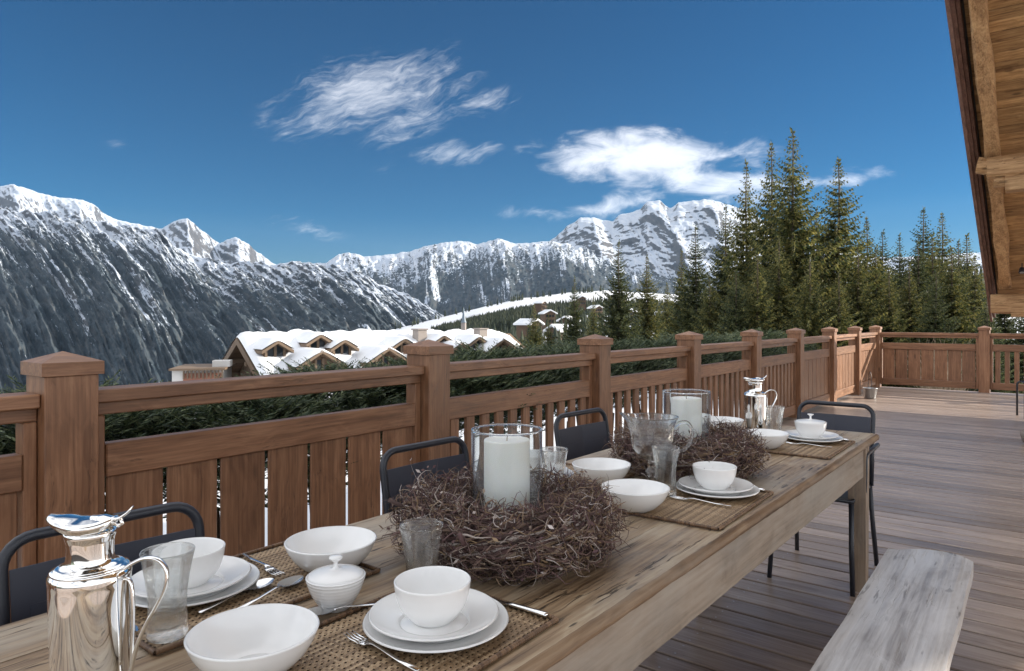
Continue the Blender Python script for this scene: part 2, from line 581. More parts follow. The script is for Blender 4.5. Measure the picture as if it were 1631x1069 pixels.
TWIG = island_mat('dry_twigs', [(0, (.036, .021, .019)), (.25, (.115, .066, .055)), (.45, (.095, .048, .054)), (.65, (.19, .125, .095)), (.82, (.25, .165, .085)), (.92, (.36, .30, .26)), (1, (.52, .46, .44))], .8)
RATTAN = island_mat('woven_rattan', [(0, (.15, .095, .052)), (.5, (.31, .21, .12)), (1, (.47, .34, .21))], .55)
RIM = island_mat('rattan_rim', [(0, (.09, .05, .028)), (1, (.22, .13, .07))], .5)
NEEDLE = island_mat('spruce_needles', [(0, (.018, .032, .013)), (.38, (.066, .082, .028)), (.70, (.155, .152, .046)), (1, (.27, .235, .075))], .7, .5, .38)
NEEDLE2 = island_mat('dark_spruce_needles', [(0, (.015, .028, .014)), (.5, (.052, .070, .028)), (1, (.15, .155, .052))], .7, .7, .3)
SHRUBN = island_mat('shrub_needles', [(0, (.02, .038, .022)), (.5, (.055, .082, .042)), (1, (.16, .19, .085))], .7, 2.0, .2)
FORESTM = island_mat('far_forest', [(0, (.012, .020, .014)), (.6, (.026, .038, .022)), (1, (.05, .058, .03))], .9)
BARK = simple('spruce_bark', (.10, .075, .055), .9)
BARE = island_mat('bare_twigs', [(0, (.16, .12, .08)), (1, (.30, .23, .16))], .9)


def snow_mat(name='snow', rock=False):
    m, g, b = mat_new(name)
    tc = g.n('ShaderNodeTexCoord')
    nz = g.noise(tc.outputs['Object'], .5 if not rock else .02, 6.0, .6)
    g.put(b, 'Base Color', g.ramp(nz, [(.3, (.62, .65, .70)), (.7, (.76, .775, .79))]))
    g.put(b, 'Roughness', .6)
    bump(g, b, nz, .4, .15)
    return m


SNOW = snow_mat()


def mountain_mat(name, forest, rocky, gx, gy, line=.25, thr=(.42, .58), speck=1.0):
    """uv.x = position along the ridge sheared with the fall line, uv.y = way down from the crest"""
    m, g, b = mat_new(name)
    uvn = g.n('ShaderNodeUVMap', uv_map='UVMap')
    u, v, _ = g.sep(uvn.outputs[0])
    ge = g.n('ShaderNodeNewGeometry')
    nx, ny, nz = g.sep(ge.outputs['Normal'])
    pos = ge.outputs['Position']
    streak = g.noise(g.comb(g.math('MULTIPLY', u, gx), g.math('MULTIPLY', v, gy), 0.0), 1.0, 7.0, .62, .25)
    fine = g.noise(g.comb(g.math('MULTIPLY', u, 32.0 * speck), g.math('MULTIPLY', v, 60.0 * speck), 1.0), 1.0, 3.0, .7)
    mid = g.noise(g.comb(g.math('MULTIPLY', u, 16.0), g.math('MULTIPLY', v, 10.0), 2.0), 1.0, 5.0, .6)
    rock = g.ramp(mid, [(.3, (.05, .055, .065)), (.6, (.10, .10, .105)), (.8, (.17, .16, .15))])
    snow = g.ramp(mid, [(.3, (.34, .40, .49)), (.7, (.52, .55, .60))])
    # steep faces shed their snow
    steep = g.math('ADD', g.math('SUBTRACT', nz, g.math('MULTIPLY', g.math('SUBTRACT', mid, .5), .9)), g.math('MULTIPLY', g.math('SUBTRACT', fine, .5), .5))
    rm = g.math('SUBTRACT', 1.0, g.smooth(steep, rocky - .08, rocky + .10))
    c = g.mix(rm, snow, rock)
    if forest > 0:
        fc = g.ramp(g.math('ADD', g.math('MULTIPLY', mid, .6), g.math('MULTIPLY', fine, .4)), [(.38, (.018, .030, .040)), (.52, (.040, .051, .060)), (.68, (.100, .098, .095))])  # cool blue-grey haze mixed into the forest colour
        # woods thin out towards the tree line and along avalanche chutes
        d = g.math('ADD', g.math('MULTIPLY', g.smooth(v, line - .30, line + .34), g.math('MULTIPLY_ADD', v, .50, .52)), g.math('MULTIPLY', g.math('SUBTRACT', mid, .5), 1.5))
        d = g.math('ADD', d, g.math('MULTIPLY', g.math('SUBTRACT', fine, .5), 2.3))
        zone = g.smooth(g.noise(g.comb(g.math('MULTIPLY', u, 1.4), g.math('MULTIPLY', v, 2.2), 7.0), 1.0, 3.0), .40, .58)
        d = g.math('SUBTRACT', d, g.math('MULTIPLY', g.math('MULTIPLY', g.smooth(streak, thr[0], thr[1]), zone), g.math('SUBTRACT', 1.35, g.math('MULTIPLY', v, .75))))
        big = g.noise(g.comb(g.math('MULTIPLY', u, 3.5), g.math('MULTIPLY', v, 4.5), 4.0), 1.0, 4.0, .6)
        d = g.math('ADD', d, g.math('MULTIPLY', g.math('SUBTRACT', big, .5), 1.3))
        fm = g.math('MULTIPLY', g.smooth(d, .22, .42), forest)
        c = g.mix(fm, c, fc)
    g.put(b, 'Base Color', c)
    g.put(b, 'Roughness', .85)
    g.put(b, 'Specular IOR Level', .1)
    return m


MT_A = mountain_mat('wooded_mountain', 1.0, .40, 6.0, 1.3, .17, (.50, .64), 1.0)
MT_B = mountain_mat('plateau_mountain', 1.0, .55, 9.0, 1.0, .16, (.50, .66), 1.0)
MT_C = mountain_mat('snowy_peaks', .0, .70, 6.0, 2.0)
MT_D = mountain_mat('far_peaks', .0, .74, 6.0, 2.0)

# ------------------------------------------------------------------ terrain: one snow sheet to the valley, then the ranges
def interp(tab, x):
    xs, ys = zip(*tab)
    return np.interp(x, xs, ys)


CREST = [(-700, 640), (200, 600), (520, 552), (600, 531), (650, 519), (700, 506), (760, 491), (830, 476), (900, 467), (960, 463), (1050, 468), (1150, 474), (1300, 462), (1500, 440), (1700, 430), (2400, 420)]
CD = 760.0


def ground_z(px, d):
    px = np.asarray(px, float); d = np.asarray(d, float)
    zc = CAMH + (HY - interp(CREST, px)) / FPX * CD
    right = np.clip((px - 500) / 500.0, 0, 1)
    near = -.95 - 7.6 * np.clip((d - 11) / 40.0, 0, 1) * (1 - .72 * right)
    t = np.clip((d - 50) / (CD - 50), 0, 1)
    z = near * (1 - t) + zc * t - 14 * np.sin(np.pi * t) * (1 - right * .4)
    z = np.where(px < 560, near - (np.clip(d - 45, 0, None)) * .30 * np.clip((640 - px) / 250, 0.15, 1), z)
    bl = np.clip((px - 500) / 120, 0, 1)
    zl = near - np.clip(d - 45, 0, None) * .24
    zr = near * (1 - t) + zc * t - 14 * np.sin(np.pi * t) * (1 - right * .4)
    z = zl * (1 - bl) + zr * bl
    over = np.clip(d - CD, 0, None)
    z = z - over * .35
    return np.maximum(z, -420)


def make_ground():
    pxa = np.tan(np.radians(np.linspace(-62, 62, 190))) * FPX + CX
    ds = np.array([3.0, 4.5, 6, 8, 11, 15, 20, 26, 34, 44, 56, 72, 92, 120, 155, 200, 260, 330, 410, 500, 590, 670, 720, 750, 760, 775, 800, 850, 950, 1100, 1400, 2000, 3200, 5000])
    P, D = np.meshgrid(pxa, ds)
    Z = ground_z(P, D)
    X = (P - CX) / FPX * D; dist = D
    x = X * SA + D * CA; y = -X * CA + D * SA
    Z = Z + fbm(x / 9, y / 9, 4, 3) * np.clip(D / 40, 0.06, 1.2) * .8 + fbm(x / 60, y / 60, 4, 8) * np.clip((D - 60) / 200, 0, 1) * 3 * (D < 700)
    V = np.stack([x, y, Z], -1).reshape(-1, 3)
    n, m = P.shape
    i, j = np.meshgrid(np.arange(n - 1), np.arange(m - 1), indexing='ij')
    a = (i * m + j).ravel()
    F = np.stack([a, a + 1, a + m + 1, a + m], -1)
    # behind and beside the house: a plain apron so the sheet closes round the camera
    o = np_mesh('snow_ground', V, F, SNOW)
    o['kind'] = 'structure'
    mb = MB()
    R = 6000
    mb.add([(-R, -R, -4.6), (R, -R, -4.6), (R, -60, -4.6), (8, -6, -4.6), (-10, 8, -4.6), (-R, 60, -4.6)], [(0, 1, 2, 3, 4, 5)])
    b = mb.build('snow_field', SNOW)
    b['kind'] = 'structure'


make_ground()


def mountain(name, ridge, bottom, d_top, d_bot, p0, p1, nc, nr, mat, seed, shear=0.0, gul=60.0, gsc=46.0, rough=1.0, ridge_j=3.0, conc=1.0, spurs=(), fin=1.0):
    p = np.linspace(p0, p1, nc)
    yr = interp(ridge, p) - ridge_j * (ridged(p / 22, p * 0 + seed, 4, seed) - .35) * 1.0
    t = np.linspace(0, 1, nr)
    P, T = np.meshgrid(p, t)
    YR = np.broadcast_to(yr, P.shape)
    YB = interp(bottom, P)
    D = d_top + (d_bot - d_top) * T
    k = T ** conc
    ztop = CAMH + (HY - YR) / FPX * d_top
    zbot = CAMH + (HY - YB) / FPX * d_bot
    Z = ztop * (1 - k) + zbot * k
    # spurs and gullies running down the fall line
    gx = P - shear * T * 260
    env = np.clip(T * 16, 0.12, 1)
    r1 = ridged(gx / gsc, T * 1.6 + seed, 5, seed, .55)
    r2 = ridged(gx / (gsc * .28), T * 4.0, 4, seed + 5, .55)
    r3 = fbm(gx / 9, T * 22, 4, seed + 9)
    D = D - env * (r1 - .3) * gul * 3.0 - env * (r2 - .3) * gul * .8 - env * r3 * gul * .4 * fin
    Z = Z + env * (r1 - .3) * gul * .55 * rough + env * r3 * gul * .22 * rough * fin
    for (sp, sw, sa_, ss) in spurs:
        tent = np.clip(1 - np.abs(P - sp - ss * T * 260 + 5 * fbm(T * 9, T * 0 + sp, 3, seed)) / sw, 0, 1)
        D = D - sa_ * tent * np.clip(T * 5, .15, 1)
    X = (P - CX) / FPX * D
    x = X * SA + D * CA; y = -X * CA + D * SA
    V = np.stack([x, y, Z], -1).reshape(-1, 3)
    # back slope so that the massif is a solid body
    n, m = P.shape
    bx = ((P[0] - CX) / FPX * (d_top + 1500)); bd = d_top + 1500
    back = np.stack([bx * SA + bd * CA, -bx * CA + bd * SA, np.full(m, -420.0)], -1)
    V = np.concatenate([V, back])
    i, j = np.meshgrid(np.arange(n - 1), np.arange(m - 1), indexing='ij')
    a = (i * m + j).ravel()
    F = np.stack([a + m, a + m + 1, a + 1, a], -1)
    jb = np.arange(m - 1)
    Fb = np.stack([jb, jb + 1, n * m + jb + 1, n * m + jb], -1)
    F = np.concatenate([F, Fb])
    UV = np.stack([gx / 100.0, T], -1).reshape(-1, 2)
    UV = np.concatenate([UV, np.stack([P[0] / 100.0, np.zeros(m)], -1)])
    o = np_mesh(name, V, F, mat, True, UV)
    o['kind'] = 'structure'
    return o


RA = [(-400, 330), (-100, 338), (0, 338), (60, 346), (120, 352), (170, 361), (250, 374), (275, 394), (310, 411), (360, 422), (430, 425), (490, 424), (525, 428), (570, 440), (640, 470), (700, 505), (760, 530)]
mountain('mountain', RA, [(-400, 700), (300, 690), (700, 640), (800, 600)], 3600, 1500, -330, 760, 620, 300, MT_A, 11, shear=.85, gul=80, gsc=64, ridge_j=5, fin=.6, spurs=((60, 120, 130, .8), (250, 90, 150, .7), (400, 80, 120, .6), (520, 70, 110, .4)))
RD = [(-400, 360), (-120, 310), (-60, 318), (0, 301), (18, 297), (40, 303), (70, 312), (95, 318), (120, 319), (145, 326), (172, 346), (200, 356), (235, 362), (258, 366), (275, 356), (298, 350), (312, 362), (330, 376), (350, 390), (362, 382), (375, 380), (388, 386), (405, 398), (432, 420), (470, 440), (560, 470)]
mountain('mountain', RD, [(-400, 520), (600, 520)], 7200, 4200, -330, 560, 460, 150, MT_D, 23, shear=.3, gul=60, gsc=48, ridge_j=4, rough=.9, fin=.5, spurs=((296, 45, 420, .08), (375, 32, 330, .08), (20, 60, 380, .12), (118, 50, 340, .15), (225, 40, 250, .2)))
RB = [(380, 470), (440, 440), (480, 425), (520, 420), (540, 407), (556, 404), (580, 411), (620, 408), (650, 402), (690, 392), (735, 385), (760, 392), (795, 383), (820, 391), (850, 389), (880, 387), (940, 396), (1000, 420), (1100, 440), (1400, 470)]
mountain('mountain', RB, [(380, 600), (700, 560), (900, 500), (1400, 500)], 5600, 3000, 400, 1200, 560, 240, MT_B, 37, shear=.05, gul=62, gsc=52, ridge_j=4, conc=.8, fin=.8, spurs=((690, 60, 240, -.1), (795, 60, 300, .1), (600, 50, 200, .1), (870, 60, 320, .25), (520, 50, 200, .1)))
RC = [(760, 440), (820, 410), (860, 396), (885, 380), (905, 362), (925, 350), (950, 351), (975, 356), (985, 346), (1005, 341), (1020, 336), (1030, 325), (1050, 322), (1060, 332), (1068, 336), (1080, 326), (1120, 321), (1145, 325), (1180, 335), (1200, 342), (1240, 375), (1330, 402), (1400, 412), (1450, 412), (1500, 408), (1560, 405), (1640, 405), (1800, 400), (2200, 400)]
mountain('mountain', RC, [(760, 520), (1000, 480), (1400, 470), (2200, 470)], 7000, 5000, 790, 2100, 620, 200, MT_C, 51, shear=.35, gul=62, gsc=85, ridge_j=4, conc=.9, rough=.9, fin=.45, spurs=((940, 70, 620, .12), (1045, 50, 520, .25), (1125, 80, 600, .2), (985, 30, 260, .3), (890, 40, 330, -.1), (1300, 120, 500, 0), (1500, 120, 500, 0)))


# ------------------------------------------------------------------ conifers
def make_spruce_mesh(name, seed, height, radius, mat, leaf, n_whorl, droop=.25, bare=.06):
    """crown of many small needle sprays on drooping whorled branches"""
    rng = random.Random(seed)
    V, F = [], []
    def spray(c, d, up, L, W):
        s = d.cross(up)
        if s.length < 1e-5:
            return
        s = s.normalized() * W
        o = len(V)
        tip = c + d * L + Vector((0, 0, -.12 * L))
        mid = c + d * (L * .45)
        V.extend([c, mid + s, tip, mid - s])
        F.append((o, o + 1, o + 2, o + 3))
    z = height * bare
    dz = height * (1 - bare) / n_whorl
    for w in range(n_whorl):
        zz = z + dz * w + rng.uniform(-.3, .3) * dz
        fr = zz / height
        rad = radius * ((1 - fr) ** .92) * 1.06 * rng.uniform(.62, 1.14) + .02
        if fr < .2:
            rad *= .75 + fr
        nb = max(5, int(6.5 * (1 - fr) + 5.0))
        a0 = rng.uniform(0, 6.28)
        for b in range(nb):
            if rng.random() < .07:
                continue
            a = a0 + 6.283 * b / nb + rng.uniform(-.3, .3)
            L = rad * rng.uniform(.55, 1.18)
            rise = .45 * fr + rng.uniform(-.08, .1)
            out = Vector((math.cos(a), math.sin(a), 0))
            side = Vector((-math.sin(a), math.cos(a), 0))
            steps = max(2, int(L / (leaf * .40)))
            for k in range(steps):
                s = (k + .6) / steps
                pz = rise * L * s - droop * L * math.sin(s * 2.6) * (1.25 - fr) + .22 * L * max(0, s - .6)
                c = Vector((0, 0, zz + pz)) + out * (L * s)
                tw = leaf * (.40 + .60 * min(1.0, (1 - fr) * 2.6)) * (1.25 - .55 * s) * rng.uniform(.75, 1.2)
                for sg in (-1, 1):
                    spread = rng.uniform(.5, 1.1)
                    d = (out * rng.uniform(.4, .9) + side * sg * spread + Vector((0, 0, rng.uniform(-.35, .22)))).normalized()
                    spray(c, d, Vector((rng.uniform(-.5, .5), rng.uniform(-.5, .5), 1)).normalized(), tw, tw * .19)
                    if rng.random() < .75:
                        d2 = (out * rng.uniform(.3, .9) + side * sg * rng.uniform(.1, .6) + Vector((0, 0, rng.uniform(-1.0, -.2)))).normalized()
                        spray(c, d2, side + Vector((0, 0, rng.uniform(-.4, .4))), tw * .9, tw * .19)
                if k == steps - 1:
                    spray(c, (out + Vector((0, 0, rng.uniform(-.2, .25)))).normalized(), Vector((0, 0, 1)), tw * 1.1, tw * .2)
    for k in range(7):
        a = rng.uniform(0, 6.28)
        spray(Vector((0, 0, height * (.955 + .006 * k))), Vector((math.cos(a) * .5, math.sin(a) * .5, .9)).normalized(), Vector((math.sin(a), -math.cos(a), .1)), leaf, leaf * .14)
    spray(Vector((0, 0, height * .97)), Vector((0, 0, 1)), Vector((1, 0, 0)), height * .035, .02)
    me = bpy.data.meshes.new(name)
    me.from_pydata([tuple(v) for v in V], [], F)
    me.update()
    me.materials.append(mat)
    return me


def trunk_mesh(height, r):
    mb = MB()
    n = 9
    mb.tube([(0.03 * math.sin(i), .03 * math.cos(i * 1.7), height * i / n) for i in range(n + 1)], [r * (1 - .93 * i / n) + .006 for i in range(n + 1)], 7)
    me = bpy.data.meshes.new('trunk')
    me.from_pydata(mb.v, [], mb.f)
    me.update()
    me.materials.append(BARK)
    return me


PROTO = [
    (make_spruce_mesh('crown', 1, 12, 3.7, NEEDLE, .28, 64, .16), trunk_mesh(11.8, .17), 12),
    (make_spruce_mesh('crown', 2, 12, 3.1, NEEDLE, .27, 62, .22), trunk_mesh(11.8, .15), 12),
    (make_spruce_mesh('crown', 3, 12, 3.5, NEEDLE2, .29, 58, .12), trunk_mesh(11.8, .18), 12),
    (make_spruce_mesh('crown', 4, 12, 3.3, NEEDLE2, .27, 62, .20), trunk_mesh(11.8, .16), 12),
]


def spruce(px, top, d, proto, label, wid=1.0, base=None, group='spruces beyond the terrace'):
    P = at(px, top, d)
    zb = float(ground_z(px, d)) if base is None else base
    h = P.z - zb
    crown, trunk, H = PROTO[proto]
    s = h / H
    rnd = random.Random(int(px * 7 + top))
    t = thing('spruce_tree', label, 'tree', (P.x, P.y, zb), rnd.uniform(0, 6.28), group)
    t.scale = (s * wid, s * wid, s)
    for nm, me in (('trunk', trunk), ('crown', crown)):
        o = bpy.data.objects.new(nm, me)
        COL.objects.link(o)
        o.parent = t
    return t


TREES = [
    (1262, 205, 30, 0, 1.00, 'tallest spruce of all, with a broad dark pointed crown'),
    (1228, 224, 33, 1, .95, 'tall spruce just left of the tallest one'),
    (1188, 255, 35, 1, .90, 'slim tall spruce, second to the left of the tallest one'),
    (1335, 250, 31, 0, 1.05, 'tall bushy spruce to the right of the tallest one'),
    (1155, 325, 38, 3, .95, 'medium spruce left of the slim tall one, at the end of the rocky peaks'),
    (1108, 358, 40, 3, 1.0, 'medium spruce standing in front of the right snowy slope'),
    (1085, 398, 42, 1, .9, 'thin spruce close left of the medium spruce in front of the right snowy slope'),
    (985, 382, 46, 3, 1.0, 'spruce standing alone in front of the sharp snowy peak'),
    (1030, 404, 48, 1, 1.0, 'spruce to the right of the one in front of the sharp snowy peak'),
    (915, 440, 48, 2, .85, 'small dark spruce above the third railing post'),
    (850, 484, 44, 0, 1.0, 'small olive green spruce right of the chalet roof end'),
    (873, 500, 45, 1, 1.0, 'short spruce touching the small olive one beside the chalet roof'),
    (1062, 450, 52, 0, .95, 'short spruce filling the gap above the fourth railing post'),
    (945, 470, 60, 1, .9, 'short slim spruce between the two dark ones over the village'),
    (1380, 344, 35, 1, 1.1, 'spruce with its tip level with the far snowy ridge, right of the tall bushy one'),
    (1406, 366, 40, 3, 1.1, 'dark spruce behind the far corner of the railing'),
    (1432, 372, 41, 2, .95, 'broad dark spruce above the boarded far railing'),
    (1470, 330, 38, 3, 1.1, 'pointed spruce above the middle of the far railing, tallest of the right clump'),
    (1500, 337, 42, 1, 1.2, 'pointed spruce right beside the tallest one of the right clump'),
    (1526, 382, 36, 2, 1.0, 'broad spruce near the roof edge'),
    (1552, 405, 31, 0, 1.0, 'spruce partly hidden by the dark roof edge'),
    (1448, 420, 29, 0, 1.1, 'sunlit low spruce right behind the far railing'),
    (1416, 425, 28, 1, 1.2, 'narrow low spruce right behind the corner post'),
    (1366, 388, 28, 0, 1.15, 'olive spruce at the foot of the tall bushy one'),
    (1300, 330, 34, 2, .9, 'dark spruce between the tallest and the tall bushy one'),
    (1240, 375, 28, 0, 1.1, 'sunlit spruce at the foot of the tallest one'),
    (1206, 400, 27, 1, 1.2, 'lower spruce in front of the slim tall spruce'),
    (1172, 430, 27, 2, 1.1, 'low dark spruce above the fifth railing post'),
    (1290, 405, 26, 0, 1.15, 'low sunlit spruce above the sixth railing post'),
    (1336, 430, 26, 1, 1.2, 'low spruce above the seventh railing post'),
    (1130, 440, 36, 0, 1.0, 'low spruce at the left foot of the spruce clump'),
    (1490, 430, 27, 3, 1.15, 'low dark spruce in the right clump behind the wide far railing post'),
    (1600, 440, 28, 2, 1.1, 'spruce seen below the roof beam at the right edge'),
    (1572, 470, 24, 3, 1.25, 'low spruce just left of the roof beam, behind the wide far post'),
    (1640, 450, 26, 3, 1.25, 'spruce behind the slatted far railing at the right picture edge'),
    (1395, 392, 31, 0, 1.2, 'sunlit spruce left of the boarded far railing'),
    (1462, 385, 33, 2, 1.2, 'full dark spruce filling the right clump'),
    (1515, 392, 30, 0, 1.2, 'olive spruce close to the roof edge'),
    (1540, 372, 40, 1, 1.3, 'thin spruce tip just left of the roof edge'),
    (1485, 372, 36, 1, 1.2, 'slim spruce between the pointed pair of the right clump'),
    (1700, 430, 27, 0, 1.2, 'spruce beyond the right picture edge behind the far railing'),
]
for (px, top, d, pr, wid, lab) in TREES:
    spruce(px, top, d, pr, lab, wid)
spruce(768, 535, 36, 1, 'tiny spruce tip in front of the right end of the chalet roof', .8)
spruce(440, 583, 30, 3, 'little spruce tip in front of the chalet roof eave', .7)


# far wood below the white piste and along the hill: one mass
def forest(name, spots, seed, hmin, hmax):
    rng = random.Random(seed)
    V, F = [], []
    for (x, y, z) in spots:
        h = rng.uniform(hmin, hmax)
        r = h * rng.uniform(.15, .22)
        for k in range(3):
            z0 = z + h * (.06 + .28 * k); z1 = z + h * (.48 + .26 * k)
            rr = r * (1 - .27 * k)
            o = len(V)
            a0 = rng.uniform(0, 6)
            for q in range(6):
                a = a0 + q * 1.047
                q2 = rr * rng.uniform(.7, 1.2)
                V.append((x + q2 * math.cos(a), y + q2 * math.sin(a), z0 + rng.uniform(-.05, .05) * h))
            V.append((x, y, z1))
            for q in range(6):
                F.append((o + q, o + (q + 1) % 6, o + 6))
    o = np_mesh(name, np.array(V), np.array(F), FORESTM, False)
    o['kind'] = 'stuff'
    return o


rf = random.Random(5)
spots = []
for _ in range(60000):
    if len(spots) >= 5200:
        break
    px = rf.uniform(655, 1120)
    d = rf.uniform(330, 735)
    if px < 760 and d < 330 + (760 - px) * 3.0:
        continue
    yy = HY - (float(ground_z(px, d)) - CAMH) / d * FPX
    hh = 8.0 if d > 480 else 6.5
    if yy - hh / d * FPX < float(interp(CREST, px)) + 7:
        continue
    dens = 1.0 if px < 900 else .55
    dens *= .35 if d < 430 else 1.0
    if px > 870 and d < 560 and rf.random() < .6:
        continue
    if rf.random() > dens:
        continue
    x, y = polar(px, d)
    spots.append((x, y, float(ground_z(px, d)) - .6))
print('FOREST', len(spots))
forest('distant_forest', spots, 3, 4.5, 8.5)
spots = []
for k in range(420):
    px = rf.uniform(770, 1120); d = rf.uniform(95, 330)
    x, y = polar(px, d)
    spots.append((x, y, float(ground_z(px, d)) - .6))
forest('distant_forest', spots, 8, 3.0, 6.5)
spots = []
for k in range(700):
    px = rf.uniform(1120, 1680); d = rf.uniform(150, 720)
    x, y = polar(px, d)
    spots.append((x, y, float(ground_z(px, d)) - .6))
forest('distant_forest', spots, 4, 9, 15)
spots = []
for k in range(420):
    px = rf.uniform(590, 960); d = rf.uniform(735, 757)
    if rf.random() < .86:
        continue
    x, y = polar(px, d)
    spots.append((x, y, float(ground_z(px, d)) - 1.5))
forest('distant_forest', spots, 6, 6, 10)


# ------------------------------------------------------------------ big chalet below the terrace
def chalet():
    L = at(380, 537, 40)
    def w(r, f):
        return Vector((r * SA + f * CA, -r * CA + f * SA, 0))
    u = w(.77, .64).normalized()
    v = w(.64, -.77).normalized()      # towards the camera, down the near slope
    v = (v - u * v.dot(u)).normalized()
    rz = math.atan2(u.y, u.x)
    t = thing('snowy_chalet', 'large timber chalet with a thick snowy roof full of dormers, just beyond the railing', 'house', (L.x, L.y, L.z), rz)
    ly = -1.0 if (Matrix.Rotation(rz, 3, 'Z') @ Vector((0, 1, 0))).dot(v) < 0 else 1.0
    # local: x along ridge, y*ly towards the camera, z up from ridge
    LEN, W, TP = 20.4, 7.6, .577
    S = .30
    def rp(x, k, dz=0.0):
        return Vector((x, ly * k, -TP * abs(k) + dz))
    # timber roof deck below the snow
    mb = MB()
    for sgn in (1, -1):
        a, b_, c_, d_ = rp(0, 0, -.05), rp(LEN, 0, -.05), rp(LEN, sgn * W, -.05), rp(0, sgn * W, -.05)
        e = [p + Vector((0, 0, -.28)) for p in (a, b_, c_, d_)]
        mb.add([a, b_, c_, d_] + e, [(0, 1, 2, 3), (7, 6, 5, 4), (0, 3, 7, 4), (1, 5, 6, 2), (2, 6, 7, 3)])
    roof = mb.build('roof', CHW, t)
    # snow blanket with soft rolls
    nx, nk = 84, 56
    xs = np.linspace(-.12, LEN + .35, nx); ks = np.linspace(-W - .25, W + .25, nk)
    Xg, Kg = np.meshgrid(xs, ks)
    edge = np.minimum(np.minimum(Xg + .12, LEN + .35 - Xg), W + .25 - np.abs(Kg))
    th = S * np.clip(edge / .35, 0, 1) ** .5
    zz = -TP * np.sqrt(Kg ** 2 + .12) + .2 + th + .30 * fbm(Xg / 1.5, Kg / 1.5, 4, 4) * np.clip(edge, 0, 1)
    # slumped curved right end
    zz -= .9 * np.clip((Xg - LEN + 2.6) / 2.9, 0, 1) ** 2
    V = np.stack([Xg, ly * Kg, zz], -1).reshape(-1, 3)
    i, j = np.meshgrid(np.arange(nk - 1), np.arange(nx - 1), indexing='ij')
    a = (i * nx + j).ravel()
    F = np.stack([a, a + 1, a + nx + 1, a + nx], -1)
    if ly < 0: F = F[:, ::-1]
    np_mesh('roof_snow', V, F, SNOW, True, None, t)
    # walls
    mb = MB()
    mb.box(1.1, LEN - 1.0, -W + 1.5, W - 1.5, -9.5, -TP * (W - 1.5) - .3)
    z0 = -TP * (W - 1.5) - .32
    vs = [(1.1, -W + 1.5, z0), (1.1, W - 1.5, z0), (1.1, 0, -.36), (1.5, -W + 1.5, z0), (1.5, W - 1.5, z0), (1.5, 0, -.36)]
    mb.add(vs, [(0, 1, 2), (5, 4, 3), (0, 2, 5, 3), (1, 4, 5, 2)])
    mb.build('wall', CHW, t)
    # gable barge boards, braces, small balcony
    for sgn in (1, -1):
        m2 = MB()
        for kk in range(1):
            a, b_ = rp(-.14, 0, -.02), rp(-.14, sgn * (W + .1), -.02)
            off = Vector((.16, 0, 0)); dn = Vector((0, 0, -.42))
            m2.add([a, b_, b_ + dn, a + dn, a + off, b_ + off, b_ + dn + off, a + dn + off], [(0, 1, 2, 3), (7, 6, 5, 4), (3, 2, 6, 7), (0, 4, 5, 1), (1, 5, 6, 2)])
        m2.build('barge_board', CHT, t)
        for kk in (1.6, 3.2, 4.8):
            m3 = MB()
            p = rp(0, sgn * kk, -.55)
            m3.box(-.2, 1.3, p.y - .11, p.y + .11, p.z - .13, p.z + .1)
            m3.build('roof_beam', CHT, t)
    mb = MB(); mb.box(.2, 1.08, -1.5, 1.5, -3.35, -3.2); mb.build('balcony_floor', CHT, t)
    sl_ = None
    for k in range(13):
        if sl_ is None:
            m_ = MB(); m_.box(-.03, .03, -.06, .06, 0, .8); sl_ = m_.build('baluster', CHT, t, (.24, -1.44, -3.2))
        else:
            dup_part(sl_, t, (.24, -1.44 + k * .24, -3.2))
    mb = MB(); mb.box(1.02, 1.098, -.8, .8, -2.9, -1.35); mb.build('window', DARKGL, t)
    for yy in (-.85, 0.0, .85):
        m_ = MB(); m_.box(.96, 1.05, yy - .06, yy + .06, -2.95, -1.3); m_.build('window_post', CHT, t)
    # dormers
    inv = Matrix.Rotation(-rz, 4, 'Z') @ Matrix.Translation(-L)
    cl = inv @ Vector((0, 0, CAMH))
    def hit(px, py):
        q = inv @ at(px, py, 40.0)
        d = q - cl
        # plane z = -TP*(ly*y) + .45
        # cl.z + s d.z = -TP*ly*(cl.y + s d.y) + .45
        s = (-TP * ly * cl.y + .45 - cl.z) / (d.z + TP * ly * d.y)
        return cl + d * s
    def dormer(px, py, wd, hh, depth, win):
        p = hit(px, py)
        k0 = p.y * ly
        x0, z0 = p.x, p.z - .12
        rise = wd * .5 * .62
        dl = depth
        def q(x, k, z):
            return Vector((x0 + x, ly * (k0 - k), z0 + z))
        h = wd / 2
        mb = MB()
        # body: front pentagon with recessed face
        vs = [q(-h * .84, .0, -.2), q(h * .84, .0, -.2), q(h * .84, .0, hh), q(0, .0, hh + rise * .84), q(-h * .84, .0, hh)]
        bk = [q(-h * .84, dl, -.2), q(h * .84, dl, -.2), q(h * .84, dl, hh), q(0, dl, hh + rise * .84), q(-h * .84, dl, hh)]
        mb.add(vs + bk, [(0, 1, 2, 3, 4), (0, 4, 9, 5), (1, 6, 7, 2), (9, 8, 7, 6, 5)])
        body = mb.build('dormer', CHW, t)
        # windows
        nwin = win
        ww = wd * .84 / (nwin + .5)
        for iw in range(nwin):
            cx = (iw - (nwin - 1) / 2) * ww
            m_ = MB()
            y0, y1 = ly * (k0 + .02), ly * (k0 + .05)
            m_.box(x0 + cx - ww * .38, x0 + cx + ww * .38, min(y0, y1), max(y0, y1), z0 - .02, z0 + hh * .98 + (rise * .35 if abs(cx) < ww * .6 else 0))
            m_.build('dormer_window', DARKGL, body)
